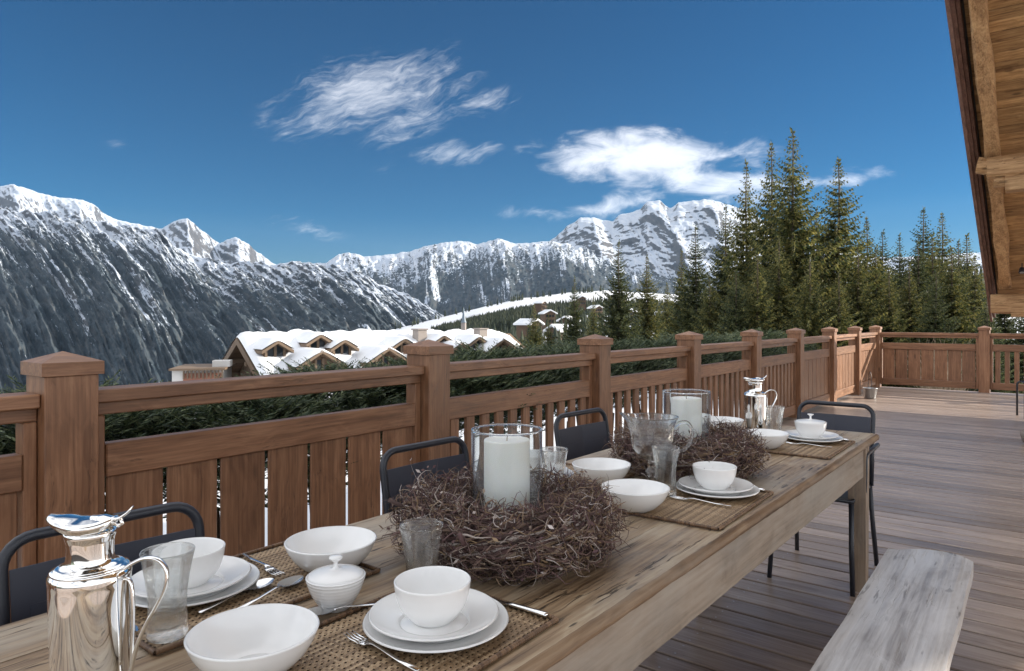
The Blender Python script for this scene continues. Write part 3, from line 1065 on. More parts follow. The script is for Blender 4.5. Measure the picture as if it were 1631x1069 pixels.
        for iw in range(nwin + 1):
            cx = (iw - nwin / 2) * ww
            m_ = MB()
            y0, y1 = ly * (k0 + .0), ly * (k0 + .12)
            m_.box(x0 + cx - .07, x0 + cx + .07, min(y0, y1), max(y0, y1), z0 - .18, z0 + hh + rise * .5 * (1 - abs(cx) / h))
            m_.build('window_post', CHT, body)
        # little roof: two boards + snow
        th = .17
        fo = -.55
        for sgn in (1, -1):
            m_ = MB()
            a = q(0, fo, hh + rise); b_ = q(sgn * (h + .12), fo, hh - .12 * .62)
            a2 = q(0, dl + .6, hh + rise); b2 = q(sgn * (h + .12), dl, hh - .12 * .62)
            dn = Vector((0, 0, -th))
            m_.add([a, b_, b2, a2, a + dn, b_ + dn, b2 + dn, a2 + dn], [(0, 1, 2, 3), (7, 6, 5, 4), (0, 4, 5, 1), (1, 5, 6, 2), (0, 3, 7, 4)])
            m_.build('dormer_eave', CHT, body)
        # snow cap
        n1, n2 = 15, 9
        P = []
        for b in range(n2):
            fb = b / (n2 - 1)
            for c in range(n1):
                s_ = (c / (n1 - 1) - .5) * 2
                x = s_ * (h + .14)
                e = min(1 - abs(s_), fb * 3.0) + .02
                z = hh + rise - math.sqrt(s_ * s_ + .03) * (rise + .12 * .62) + .22 * max(0, min(1, e * 3)) ** .5 + .03
                P.append(q(x, fo - .02 + fb * (dl + .9), z))
        Fq = [(b * n1 + c, b * n1 + c + 1, (b + 1) * n1 + c + 1, (b + 1) * n1 + c) for b in range(n2 - 1) for c in range(n1 - 1)]
        m_ = MB(); m_.add(P, Fq, True)
        m_.build('dormer_snow', SNOW, body)
    for (px, py) in ((437, 568), (505, 557), (543, 565), (638, 562), (700, 556), (756, 557)):
        dormer(px, py, 1.55, .55, 1.5, 2)
    for (px, py) in ((507, 596), (613, 589), (728, 578), (795, 570)):
        dormer(px, py, 2.75, .62, 2.3, 5)
    for (px, py) in ((668, 543), (765, 541)):
        p = hit(px, py)
        mb = MB()
        mb.box(p.x - .36, p.x + .36, p.y - .36, p.y + .36, p.z - 1.5, p.z + .72, .03)
        ch = mb.build('chimney', STONE, t)
        mb = MB(); mb.box(p.x - .43, p.x + .43, p.y - .43, p.y + .43, p.z + .722, p.z + .82, .03); mb.build('chimney_cap', STONE, ch)
    return t


chalet()


def flat_annex():
    p = at(312, 600, 37)
    t = thing('flat_roofed_annex', 'low pale annex with a flat wooden roof edge left of the snowy chalet', 'building', (p.x, p.y, p.z), CAM_AZ - math.pi / 2 + .25)
    mb = MB(); mb.box(-1.15, 1.3, -.2, 3.5, -3, .35); mb.build('wall', PLAST, t)
    mb = MB(); mb.box(-.6, 1.35, -.26, -.203, -.5, .2); mb.build('cladding', REDW, t)
    mb = MB(); mb.box(-1.25, 1.5, -.5, 3.6, .36, .47); mb.build('roof', CHT, t)
    post = None
    for k in range(11):
        if post is None:
            m_ = MB(); m_.box(-.04, .04, -.03, .03, 0, .42); post = m_.build('baluster', CHT, t, (-.55, -.35, -.08))
        else:
            dup_part(post, t, (-.55 + k * .19, -.35, -.08))
    mb = MB(); mb.box(.7, 1.6, .6, 1.6, .47, .8); mb.build('roof_light', PLAST, t)


flat_annex()


# village on the slope
def house_proto(w, d, h):
    t = thing('village_chalet', '', 'house', (0, 0, 0))
    mb = MB(); mb.box(-w / 2, w / 2, -d / 2, d / 2, -5, h)
    rise = w * .24
    mb.add([(-w / 2, -d / 2, h), (w / 2, -d / 2, h), (0, -d / 2, h + rise), (-w / 2, d / 2, h), (w / 2, d / 2, h), (0, d / 2, h + rise)], [(0, 1, 2), (5, 4, 3)])
    mb.build('wall', CHV, t)
    ov = .6
    for s in (1, -1):
        m_ = MB()
        a, b = (0, rise * 1.02 + h), (s * (w / 2 + ov), h - ov * rise / (w / 2))
        P = []
        for z in (0, .4):
            for y in (-d / 2 - ov, d / 2 + ov):
                P += [(a[0], y, a[1] + z), (b[0], y, b[1] + z)]
        m_.add(P, [(0, 1, 3, 2), (4, 6, 7, 5), (0, 4, 5, 1), (2, 3, 7, 6), (1, 5, 7, 3), (0, 2, 6, 4)])
        m_.build('roof', SNOW, t)
    for zz in (h - 1.3, h - 3.2):
        for k in (-1, 0, 1):
            m_ = MB(); m_.box(k * w * .28 - .4, k * w * .28 + .4, -d / 2 - .05, -d / 2 - .01, zz, zz + .8); m_.build('window', DARKGL, t)
    m_ = MB(); m_.box(-w * .42, w * .42, -d / 2 - 1.0, -d / 2 - .06, h - 1.75, h - 1.6); m_.build('balcony', CHT, t)
    return t


VILLAGE = [
    (872, 507, 240, .3, 'snow roofed chalet on the slope between the small olive spruce and the small dark spruce'),
    (905, 520, 200, -.5, 'brown chalet below the snow roofed one beside the small dark spruce'),
    (842, 527, 170, .8, 'low snow roofed house just right of the big chalet roof end'),
    (948, 497, 300, .5, 'snow roofed house under the white piste end'),
    (962, 530, 170, .1, 'house with snowy roof behind the spruce standing alone'),
    (1003, 503, 280, -.4, 'snowy roofed house between the two lone spruces'),
    (1052, 510, 240, .6, 'house half hidden behind the short spruce above the fourth post'),
    (895, 540, 140, -.9, 'dark timbered house low above the railing near the third post'),
    (1010, 540, 150, .4, 'house low above the railing between third and fourth post'),
    (925, 480, 380, .2, 'highest small house right below the white piste'),
    (990, 478, 400, -.2, 'small far house beside the tip of the spruce right of the lone one'),
    (860, 488, 350, .9, 'far little chalet above the small olive spruce'),
]
hp = house_proto(3.9, 4.8, 1.7)
for i, (px, py, d, rz, lab) in enumerate(VILLAGE):
    P = at(px, py, d)
    o = hp if i == 0 else copy_thing(hp)
    zb = float(ground_z(px, d))
    o.location = (P.x, P.y, P.z)
    o.rotation_euler = (0, 0, CAM_AZ - math.pi / 2 + rz)
    o['label'] = lab
    o['group'] = 'houses of the village on the slope'


def church():
    d = 260
    p = at(738, 535, d)
    t = thing('church_tower', 'slender grey church spire rising behind the chalet roof', 'church', (p.x, p.y, p.z), .4)
    mb = MB(); mb.box(-.8, .8, -.8, .8, -4, 5.0, .05); mb.build('tower', STONE, t)
    mb = MB(); mb.lathe([(1.2, 5.0), (.85, 5.7), (.55, 7.5), (.10, 10.6), (0, 10.8)], 8, smooth=False); mb.build('spire', SPIRE, t)


church()

# ------------------------------------------------------------------ shrubs right outside the railing
def shrub_mesh(seed, R, H, n):
    rng = random.Random(seed)
    V, F = [], []
    for k in range(n):
        a = rng.uniform(0, 6.283); rr = rng.random() ** .45
        z = rng.uniform(-.1, 1) 
        prof = math.sqrt(max(0.02, 1 - max(0, z) ** 2.4))
        c = Vector((math.cos(a) * R * rr * prof, math.sin(a) * R * rr * prof, H * (.56 + .44 * z)))
        out = Vector((math.cos(a), math.sin(a), rng.uniform(.15, .9))).normalized()
        # a bough: a stem direction with needle sprays on both sides
        L = rng.uniform(.12, .26)
        side = out.cross(Vector((rng.uniform(-.4, .4), rng.uniform(-.4, .4), 1))).normalized()
        for s in range(13):
            f = (s + .5) / 13
            for sg in (-1, 1):
                d = (out * .9 + side * sg * rng.uniform(.5, 1) + Vector((0, 0, rng.uniform(-.3, .2)))).normalized()
                b = c + out * (L * f)
                l = .055 * (1.2 - .6 * f) * rng.uniform(.8, 1.2)
                w = d.cross(Vector((rng.uniform(-1, 1), rng.uniform(-1, 1), 1))).normalized() * l * .10
                o = len(V)
                V.extend([b, b + d * l * .5 + w, b + d * l, b + d * l * .5 - w])
                F.append((o, o + 1, o + 2, o + 3))
    me = bpy.data.meshes.new('foliage')
    me.from_pydata([tuple(v) for v in V], [], F)
    me.update()
    me.materials.append(SHRUBN)
    return me


SH = [shrub_mesh(s, .74, .95, 1350) for s in (1, 2, 3)]
stem = MB()
for k in range(5):
    a = k * 1.26
    stem.tube([(0, 0, -2.9), (.1 * math.cos(a), .1 * math.sin(a), -1), (.3 * math.cos(a), .3 * math.sin(a), .3)], [.035, .03, .015], 6)
stem_o = stem.build('stem', BARK)
stem_me = stem_o.data
bpy.data.objects.remove(stem_o)
SHRUBS = [(-.6, 4.0, .86), (.45, 3.75, .80), (1.35, 3.95, .90), (2.15, 3.7, .83), (3.0, 3.95, .92), (3.75, 3.6, .97), (4.5, 3.75, 1.0), (5.4, 3.65, .98), (6.4, 3.8, 1.02), (7.5, 3.7, 1.0), (8.7, 3.8, 1.04), (10.0, 3.7, 1.0), (11.6, 3.8, 1.05)]
names = ['left of the near square post', 'right behind the near square post', 'behind the left part of the wide boards', 'behind the middle of the wide boards', 'behind the second post',
         'behind the first thin slats', 'behind the middle of the spaced slats', 'behind the third post', 'behind the slats left of the fourth post', 'behind the slats right of the fourth post', 'behind the fifth post', 'behind the sixth post', 'behind the seventh post']
for i, ((x, y, top), nm) in enumerate(zip(SHRUBS, names)):
    t = thing('conifer_shrub', 'dark green conifer bush outside the railing ' + nm, 'shrub', (x, y, top - .93), i * 1.3, 'conifer bushes along the outside of the railing')
    for n_, me in (('foliage', SH[i % 3]), ('stem', stem_me)):
        o = bpy.data.objects.new(n_, me); COL.objects.link(o); o.parent = t


def bare_bush():
    p = at(1500, 520, 22)
    rng = random.Random(9)
    t = thing('bare_bush', 'leafless tan bush behind the far railing near the roof edge', 'shrub', (p.x, p.y, -2.5))
    mb = MB()
    for k in range(260):
        a = rng.uniform(0, 6.28); l = rng.uniform(1.4, 2.9)
        pts = [Vector((rng.uniform(-.2, .2), rng.uniform(-.2, .2), .6))]
        d = Vector((math.cos(a) * .35, math.sin(a) * .35, 1)).normalized()
        for s in range(5):
            pts.append(pts[-1] + d * l / 5)
            d = (d + Vector((rng.uniform(-.35, .35), rng.uniform(-.35, .35), rng.uniform(-.1, .1)))).normalized()
        mb.tube(pts, [.011, .010, .008, .007, .006, .004], 3, cap=False)
    mb.build('twigs', BARE, t)['kind'] = 'stuff'


bare_bush()

# ------------------------------------------------------------------ terrace deck
mb = MB()
mb.box(-6, 15.75, -7.5, 3.0, -.30, -.075)
deck = mb.build('deck', simple('deck_substructure', (.012, .009, .008), .9))
deck['kind'] = 'structure'
PITCH = .143
mb = MB()
mb.box(-.0635, .0635, -7.5, 2.98, -.026, 0.0, .003)
proto_b = None
nb = int((15.72 + 2.5) / PITCH)
rd = random.Random(4)
for k in range(nb):
    x = -2.5 + k * PITCH
    if proto_b is None:
        proto_b = mb.build('deck_board', DECK, deck, (x, 0, 0))
    else:
        dup_part(proto_b, deck, (x, rd.uniform(-.01, .01), rd.uniform(-.0012, .0006)))
# rows of steel screws
mb = MB()
for yy in (-2.0, -1.18, -.36, .42, 1.20, 2.0):
    for k in range(nb):
        x = -2.5 + k * PITCH
        for dxx in (-.04, .04):
            a0 = rd.uniform(0, 1)
            vs = [(x + dxx + .0045 * math.cos(a0 + q * 1.047), yy + .0045 * math.sin(a0 + q * 1.047), .0008) for q in range(6)]
            mb.add(vs, [tuple(range(6))])
scr = mb.build('deck_screws', GREYM, deck)
scr['kind'] = 'stuff'

# ------------------------------------------------------------------ railings
def railing(name, label, loc, rz, posts, bays, length0):
    """local x along the railing, y = 0 on the terrace face of the rails, +y outside"""
    t = thing(name, label, 'railing', loc, rz)
    cache = {}
    def piece(kind, dims, mat, pos, parent=t, nm=None):
        key = (kind, tuple(round(v, 3) for v in dims), mat.name)
        if key in cache:
            o = cache[key].copy(); COL.objects.link(o); o.parent = parent; o.location = pos
            return o
        m_ = MB()
        m_.box(-dims[0] / 2, dims[0] / 2, 0, dims[1], 0, dims[2], .004)
        o = m_.build(kind, mat, parent, pos)
        cache[key] = o
        return o
    PW = .17
    capm = None
    for x in posts:
        p = piece('post', (PW, .18, 1.155), RAIL[2], (x, -.05, 0))
        m_ = MB()
        c, z0, z1, z2 = .098, 0, .046, .082
        yy0, yy1 = -.013, .193
        m_.add([(-c, yy0, z0), (c, yy0, z0), (c, yy1, z0), (-c, yy1, z0), (-c, yy0, z1), (c, yy0, z1), (c, yy1, z1), (-c, yy1, z1), (0, .09, z2)],
               [(3, 2, 1, 0), (0, 1, 5, 4), (1, 2, 6, 5), (2, 3, 7, 6), (3, 0, 4, 7), (4, 5, 8), (5, 6, 8), (6, 7, 8), (7, 4, 8)])
        if capm is None:
            capm = m_.build('post_cap', RAIL[0], p, (0, 0, 1.155)); cm = capm
        else:
            c2 = capm.copy(); COL.objects.link(c2); c2.parent = p; c2.location = (0, 0, 1.155)
    for i, kind in enumerate(bays):
        xa, xb = posts[i] + PW / 2, posts[i + 1] - PW / 2
        L = xb - xa - .004
        xm = (xa + xb) / 2
        piece('top_rail', (L, .13, .048), RAIL[0], (xm, -.02, 1.046))
        piece('under_rail', (L, .07, .047), RAIL[0], (xm, .012, .998))
        piece('mid_rail', (L - .09, .06, .124), RAIL[0], (xm, .005, .766))
        piece('bottom_rail', (L - .09, .06, .125), RAIL[0], (xm, .005, .06))
        for s, xx in ((1, xa + .0235), (-1, xb - .0235)):
            piece('stile', (.043, .075, .936), RAIL[2], (xx, .012, .06))
        x0, x1 = xa + .047, xb - .047
        if kind == 'board':
            n = max(1, round((x1 - x0) / .226))
            p = (x1 - x0) / n
            for k in range(n):
                piece('board', (p - .0165, .013, .579), RAIL[2], (x0 + (k + .5) * p, .026, .186))
        else:
            n = max(1, round((x1 - x0) / .146))
            p = (x1 - x0) / n
            for k in range(n):
                piece('slat', (p * .53, .026, .579), RAIL[2], (x0 + (k + .5) * p, .022, .186))
    return t


MAINX = [-2.66, -.86, .958, 2.80, 4.62, 6.38, 8.17, 9.95, 11.79, 13.6, 15.45]
railing('wooden_railing', 'long brown wooden railing from the near square post to the far terrace corner', (0, 2.75, 0), 0,
        MAINX, ['board', 'board', 'board', 'slat', 'slat', 'slat', 'slat', 'board', 'board', 'board'], 0)
# the far railing turns the corner: local +x runs towards -Y
far_posts = [0.0, 1.82, 3.64, 5.46, 7.28, 9.1]
fr = railing('wooden_railing', 'far wooden railing crossing the end of the terrace, one boarded bay then spaced slats', (15.43, 2.80, 0), -math.pi / 2,
             far_posts, ['board', 'slat', 'slat', 'slat', 'slat'], 0)
# the corner post belongs to the main railing
for ch in list(fr.children):
    if ch.name.startswith('post') and abs(ch.location.x) < .01:
        for q in list(ch.children):
            bpy.data.objects.remove(q)
        bpy.data.objects.remove(ch)

# ------------------------------------------------------------------ chalet roof overhang (upper right)
EX, EZ, SLP = 14.3, 1.56, .495            # eave of the gable roof that covers the terrace, slope along X
YV = .80                                   # verge


def rz_at(x):
    return EZ + SLP * (EX - x)


def hewn(mb, p0, p1, w, h, seed, n=14, amp=.008, ch=.25):
    """rough squared log from p0 to p1 (axis X/Z plane or Y), width w across, height h"""
    p0, p1 = Vector(p0), Vector(p1)
    t = (p1 - p0).normalized()
    side = t.cross(Vector((0, 0, 1))).normalized()
    up = side.cross(t).normalized()
    rng = random.Random(seed)
    c = ch * min(w, h) * .5
    sec = [(-w / 2 + c, -h / 2), (w / 2 - c, -h / 2), (w / 2, -h / 2 + c), (w / 2, h / 2 - c), (w / 2 - c, h / 2), (-w / 2 + c, h / 2), (-w / 2, h / 2 - c), (-w / 2, -h / 2 + c)]
    ph = [rng.uniform(0, 6.28) for _ in range(16)]
    vs, fs = [], []
    L = (p1 - p0).length
    for i in range(n + 1):
        q = p0 + (p1 - p0) * (i / n)
        for k, (a, b) in enumerate(sec):
            ja = amp * (math.sin(ph[k] + i * 1.1) + .6 * rng.uniform(-1, 1)); jb = amp * (math.sin(ph[k + 8] + i * .9) + .6 * rng.uniform(-1, 1))
            vs.append(q + side * (a + ja) + up * (b + jb))
    for i in range(n):
        for k in range(8):
            k2 = (k + 1) % 8
            fs.append((i * 8 + k, i * 8 + k2, (i + 1) * 8 + k2, (i + 1) * 8 + k))
    fs.append(tuple(range(8))[::-1]); fs.append(tuple(range(n * 8, n * 8 + 8)))
    mb.add(vs, fs)


def chalet_roof():
    t = thing('chalet_roof', 'timber roof overhang of the near chalet with rough hewn beams at the right edge', 'roof', (EX, YV, EZ))
    def loc(x, y, z):
        return (x - EX, y - YV, z - EZ)
    ang = math.atan(SLP)
    # covering up to the ridge and down the other side
    mb = MB()
    RX = -3.0
    for (xa, za, xb, zb) in ((EX + .12, rz_at(EX + .12), RX, rz_at(RX)), (RX, rz_at(RX), RX - 2.5, rz_at(RX) - 2.5 * SLP)):
        P = []
        for dz in (.06, .26):
            for y in (YV - .05, -6.2):
                P += [loc(xa, y, za + dz), loc(xb, y, zb + dz)]
        mb.add(P, [(0, 2, 3, 1), (4, 5, 7, 6), (0, 1, 5, 4), (2, 6, 7, 3), (0, 4, 6, 2), (1, 3, 7, 5)])
    mb.build('roof_covering', ROOFD, t)
    # soffit planks run across, at right angles to the verge
    pw = .152
    m_ = MB(); m_.box(-pw / 2 + .003, pw / 2 - .003, -6.4, YV - .10 - YV, -.022, 0, .004)
    first = None
    n = int(11.5 / (pw * math.cos(ang)))
    rng = random.Random(2)
    for k in range(n):
        x = EX + .05 - (k + .5) * pw * math.cos(ang)
        p = loc(x, YV, rz_at(x) + .057 + rng.uniform(-.004, .002))
        if first is None:
            first = m_.build('soffit_plank', SOFF, t, p)
            first.rotation_euler = (0, ang, 0)
        else:
            dup_part(first, t, p)
    # fascia: three stepped boards along the verge
    def along(y0, y1, zlo, zhi, nm, x0=EX + .1, x1=RX):
        m_ = MB()
        P = []
        for x in (x0, x1):
            for y in (y0, y1):
                for z in (zlo, zhi):
                    P.append(loc(x, y, rz_at(x) + z))
        m_.add(P, [(0, 1, 3, 2), (4, 6, 7, 5), (0, 4, 5, 1), (2, 3, 7, 6), (0, 2, 6, 4), (1, 5, 7, 3)])
        return m_.build(nm, FASC, t)
    along(YV - .005, YV + .03, -.20, .30, 'fascia_board')
    along(YV - .042, YV - .007, -.13, .24, 'fascia_board')
    along(YV - .078, YV - .045, -.07, .055, 'fascia_board')
    # flying rafter
    m_ = MB()
    xa, xb = 13.45, -2.5
    hewn(m_, loc(xa, .575, rz_at(xa) - .075), loc(xb, .575, rz_at(xb) - .075), .155, .20, 3, 60, .010)
    m_.build('rafter', OLDW[0], t)
    m_ = MB()
    hewn(m_, loc(xa, -1.6, rz_at(xa) - .075), loc(xb, -1.6, rz_at(xb) - .075), .155, .20, 5, 60, .010)
    m_.build('rafter', OLDW[0], t)
    # purlins with carved ends
    def purlin(x, ytop, ztop, h, w, seed):
        m_ = MB()
        hewn(m_, loc(x, -7.0, ztop - h / 2), loc(x, ytop - .10, ztop - h / 2), w, h, seed, 40, .008)
        hewn(m_, loc(x, ytop - .12, ztop - h / 2 + .02), loc(x, ytop, ztop - h / 2 + .045), w * .93, h * .72, seed + 1, 3, .008, .6)
        o = m_.build('purlin', OLDW[1], t)
        m_ = MB()
        hewn(m_, loc(x, -7.0, ztop - h - .10), loc(x, ytop - .28, ztop - h - .10), w * .9, .20, seed + 2, 40, .008)
        hewn(m_, loc(x, ytop - .30, ztop - h - .07), loc(x, ytop - .17, ztop - h - .05), w * .85, .12, seed + 3, 3, .006, .7)
        m_.build('bracket', OLDW[1], o)
        # carry the world placement of the bracket
        return o
    purlin(10.25, .72, 3.32, .24, .22, 7)
    m_ = MB()
    hewn(m_, loc(13.35, -7.0, 1.60), loc(13.35, .76, 1.60), .22, .30, 21, 40, .008)
    pl = m_.build('purlin', OLDW[1], t)
    m_ = MB()
    hewn(m_, loc(13.35, -7.0, 1.42), loc(13.35, .50, 1.42), .20, .055, 23, 30, .006)
    m_.build('bracket', OLDW[1], pl)
    return t


chalet_roof()


def spotlight(p, label, tilt):
    t = thing('spotlight', label, 'lamp', p)
    t.scale = (.62, .62, .62)
    mb = MB()
    R = Matrix.Rotation(tilt, 4, 'Y')
    pts = [R @ Vector((0, 0, z)) for z in (.0, -.05, -.11, -.13)]
    mb.tube(pts, [.05, .062, .066, .07], 20)
    mb.build('lamp_housing', BLACK, t)
    mb = MB(); mb.tube([R @ Vector((0, 0, -.131)), R @ Vector((0, 0, -.136))], .045, 20); mb.build('lens', GREYM, t)
    mb = MB(); mb.tube([(0, 0, .12), (0, 0, -.02)], .012, 8); mb.build('stem', BLACK, t)


spotlight((12.9, .35, rz_at(12.9) - .13), 'small black spotlight under the roof beside the lower beam', .5)

# ------------------------------------------------------------------ dining table
TZ = .77


def rough_plank(mb, x0, x1, y0, y1, z0, z1, n, seed, round_front=0.0, amp=.0015, round_back=0.0):
    """long plank along x with a slightly wavering edge"""
    rng = np.random.RandomState(seed)
    xs = np.linspace(x0, x1, n)
    def wav(s, a):
        return a * (fbm(xs * 7 + s * 3.1, xs * 0 + s, 4, seed + s) + .6 * fbm(xs * 40, xs * 0 + s, 2, seed + s + 3))
    rf, rb = round_front, round_back
    def prof(c):
        P = []
        # front (y0) edge rounded, going bottom -> top
        if rf > 0:
            for k in range(5):
                a = -math.pi / 2 + math.pi * k / 4
                P.append((y0 + rf * (1 - math.cos(a)), (z0 + z1) / 2 + (z1 - z0) / 2 * math.sin(a)))
        else:
            P += [(y0, z0), (y0, z1)]
        if rb > 0:
            for k in range(5):
                a = math.pi / 2 - math.pi * k / 4
                P.append((y1 - rb * (1 - math.cos(a)), (z0 + z1) / 2 + (z1 - z0) / 2 * math.sin(a)))
        else:
            P += [(y1, z1), (y1, z0)]
        return P
    base = prof(0)
    m = len(base)
    W = [wav(k, amp) for k in range(m)]
    Wz = [wav(k + 20, amp * .7) for k in range(m)]
    vs, fs = [], []
    for i in range(n):
        for k, (y, z) in enumerate(base):
            vs.append((xs[i], y + W[k][i], z + Wz[k][i]))
    for i in range(n - 1):
        for k in range(m):
            k2 = (k + 1) % m
            fs.append((i * m + k, (i + 1) * m + k, (i + 1) * m + k2, i * m + k2))
    fs.append(tuple(range(m))); fs.append(tuple(range((n - 1) * m, n * m))[::-1])
    mb.add(vs, fs, False)


def table():
    X0, X1, Y0, Y1 = .02, 3.90, .685, 1.58
    t = thing('dining_table', 'long weathered farmhouse dining table laid for a meal on the terrace', 'table', (0, 0, 0))
    ys = [Y0, .875, 1.045, 1.235, 1.40, Y1]
    ends = [X1, X1 - .004, X1 - .012, X1 - .006, X1 - .045]
    for k in range(5):
        m_ = MB()
        z = TZ - [0, .0008, .0002, .0012, .0005][k]
        rough_plank(m_, X0, ends[k], ys[k] + .0015, ys[k + 1] - .0015, TZ - .034, z, 160 if k == 0 else 60, k + 2, .014 if k == 0 else 0, .0024 if k == 0 else .0008, .010 if k == 4 else 0)
        o = m_.build('tabletop_plank', TABLE, t)
        if k == 0:
            o.data.materials.append(TEDGE)
            for p in o.data.polygons:
                if p.index < 159 * 7 and p.index % 7 < 4:
                    p.material_index = 1
                    p.use_smooth = True
    m_ = MB(); rough_plank(m_, X0 + .12, X1 - .155, Y0 + .045, Y0 + .072, TZ - .196, TZ - .036, 80, 31, 0, .0022); m_.build('apron', APRON, t)
    m_ = MB(); rough_plank(m_, X0 + .12, X1 - .155, Y1 - .072, Y1 - .045, TZ - .196, TZ - .036, 40, 33, 0, .001); m_.build('apron', APRON, t)
    for x in (X0 + .12, X1 - .14):
        m_ = MB(); m_.box(x - .012, x + .012, Y0 + .135, Y1 - .135, TZ - .19, TZ - .037, .003); m_.build('apron', APRON, t)
    for (lx, sx) in ((X0 + .08, 1), (X1 - .15, -1)):
        for (ly_, sy) in ((Y0 + .036, 1), (Y1 - .036, -1)):
            m_ = MB()
            w, b = .084, .062
            ox = lx if sx > 0 else lx
            vs = []
            for z, s in ((0, b), (TZ - .20, w), (TZ - .036, w)):
                xa, xb = (lx, lx + sx * s); ya, yb = (ly_, ly_ + sy * s)
                if sx < 0:
                    xa, xb = lx + .0, lx + s
                for (xx, yy) in ((xa, ya), (xb, ya), (xb, yb), (xa, yb)):
                    vs.append((xx, yy, z))
            fs = []
            for r in range(2):
                for q in range(4):
                    q2 = (q + 1) % 4
                    fs.append((r * 4 + q, r * 4 + q2, r * 4 + 4 + q2, r * 4 + 4 + q))
            fs += [(3, 2, 1, 0), (8, 9, 10, 11)]
            m_.add(vs, fs)
            m_.build('leg', LEGW, t)


table()


def bench():
    t = thing('wooden_bench', 'rustic bench with a silvery grey plank seat beside the table', 'bench', (2.45, .355, 0), math.radians(.9))
    m_ = MB()
    n, k = 40, 8
    xs = np.linspace(-2.2, .66, n)
    vs = []
    for i, x in enumerate(xs):
        e = max(0, (x - .50) / .16)
        wv = .002 * math.sin(x * 5) + .0012 * math.sin(x * 13 + 1)
        for j in range(k + 1):
            f = j / k
            y = -.137 + .276 * f
            xx = x
            if i == n - 1:
                xx = x - .13 * (abs(f - .42) / .58) ** 2.2
            yy = y + wv * (1 if f > .5 else -1)
            zz = .46 + .003 * math.sin(x * 3 + f * 4) - .004 * (2 * abs(f - .5)) ** 6
            vs.append((xx, yy, zz))
    nv = len(vs)
    vs += [(x, y, z - .048) for (x, y, z) in vs]
    fs = []
    K = k + 1
    for i in range(n - 1):
        for j in range(k):
            a = i * K + j
            fs.append((a, a + K, a + K + 1, a + 1))
            fs.append((nv + a, nv + a + 1, nv + a + K + 1, nv + a + K))
        a = i * K
        fs.append((a, nv + a, nv + a + K, a + K))
        a = i * K + k
        fs.append((a, a + K, nv + a + K, nv + a))
    for j in range(k):
        a = (n - 1) * K + j
        fs.append((a, nv + a, nv + a + 1, a + 1))
        fs.append((j, j + 1, nv + j + 1, nv + j))
    m_.add(vs, fs)
    m_.build('seat', BENCH, t)
    for x in (-.10, -1.75):
        for s in (-1, 1):
            m_ = MB()
            P = []
            for (z, yo, wx) in ((0, s * .135, .10), (.41, s * .075, .085)):
                for dx_ in (-wx / 2, wx / 2):
                    for dy_ in (-.03, .03):
                        P.append((x + dx_, yo + dy_, z))
            m_.add(P, [(0, 2, 3, 1), (4, 5, 7, 6), (0, 1, 5, 4), (2, 6, 7, 3), (0, 4, 6, 2), (1, 3, 7, 5)])
            m_.build('leg', BENCHL, t)
        m_ = MB(); m_.box(x - .035, x + .035, -.07, .07, .16, .22, .004); m_.build('stretcher', BENCHL, t)


bench()


# ------------------------------------------------------------------ chairs
def arc(c, r, a0, a1, n, ax, ay):
    return [Vector(c) + Vector(ax) * (r * math.cos(a0 + (a1 - a0) * i / n)) + Vector(ay) * (r * math.sin(a0 + (a1 - a0) * i / n)) for i in range(n + 1)]


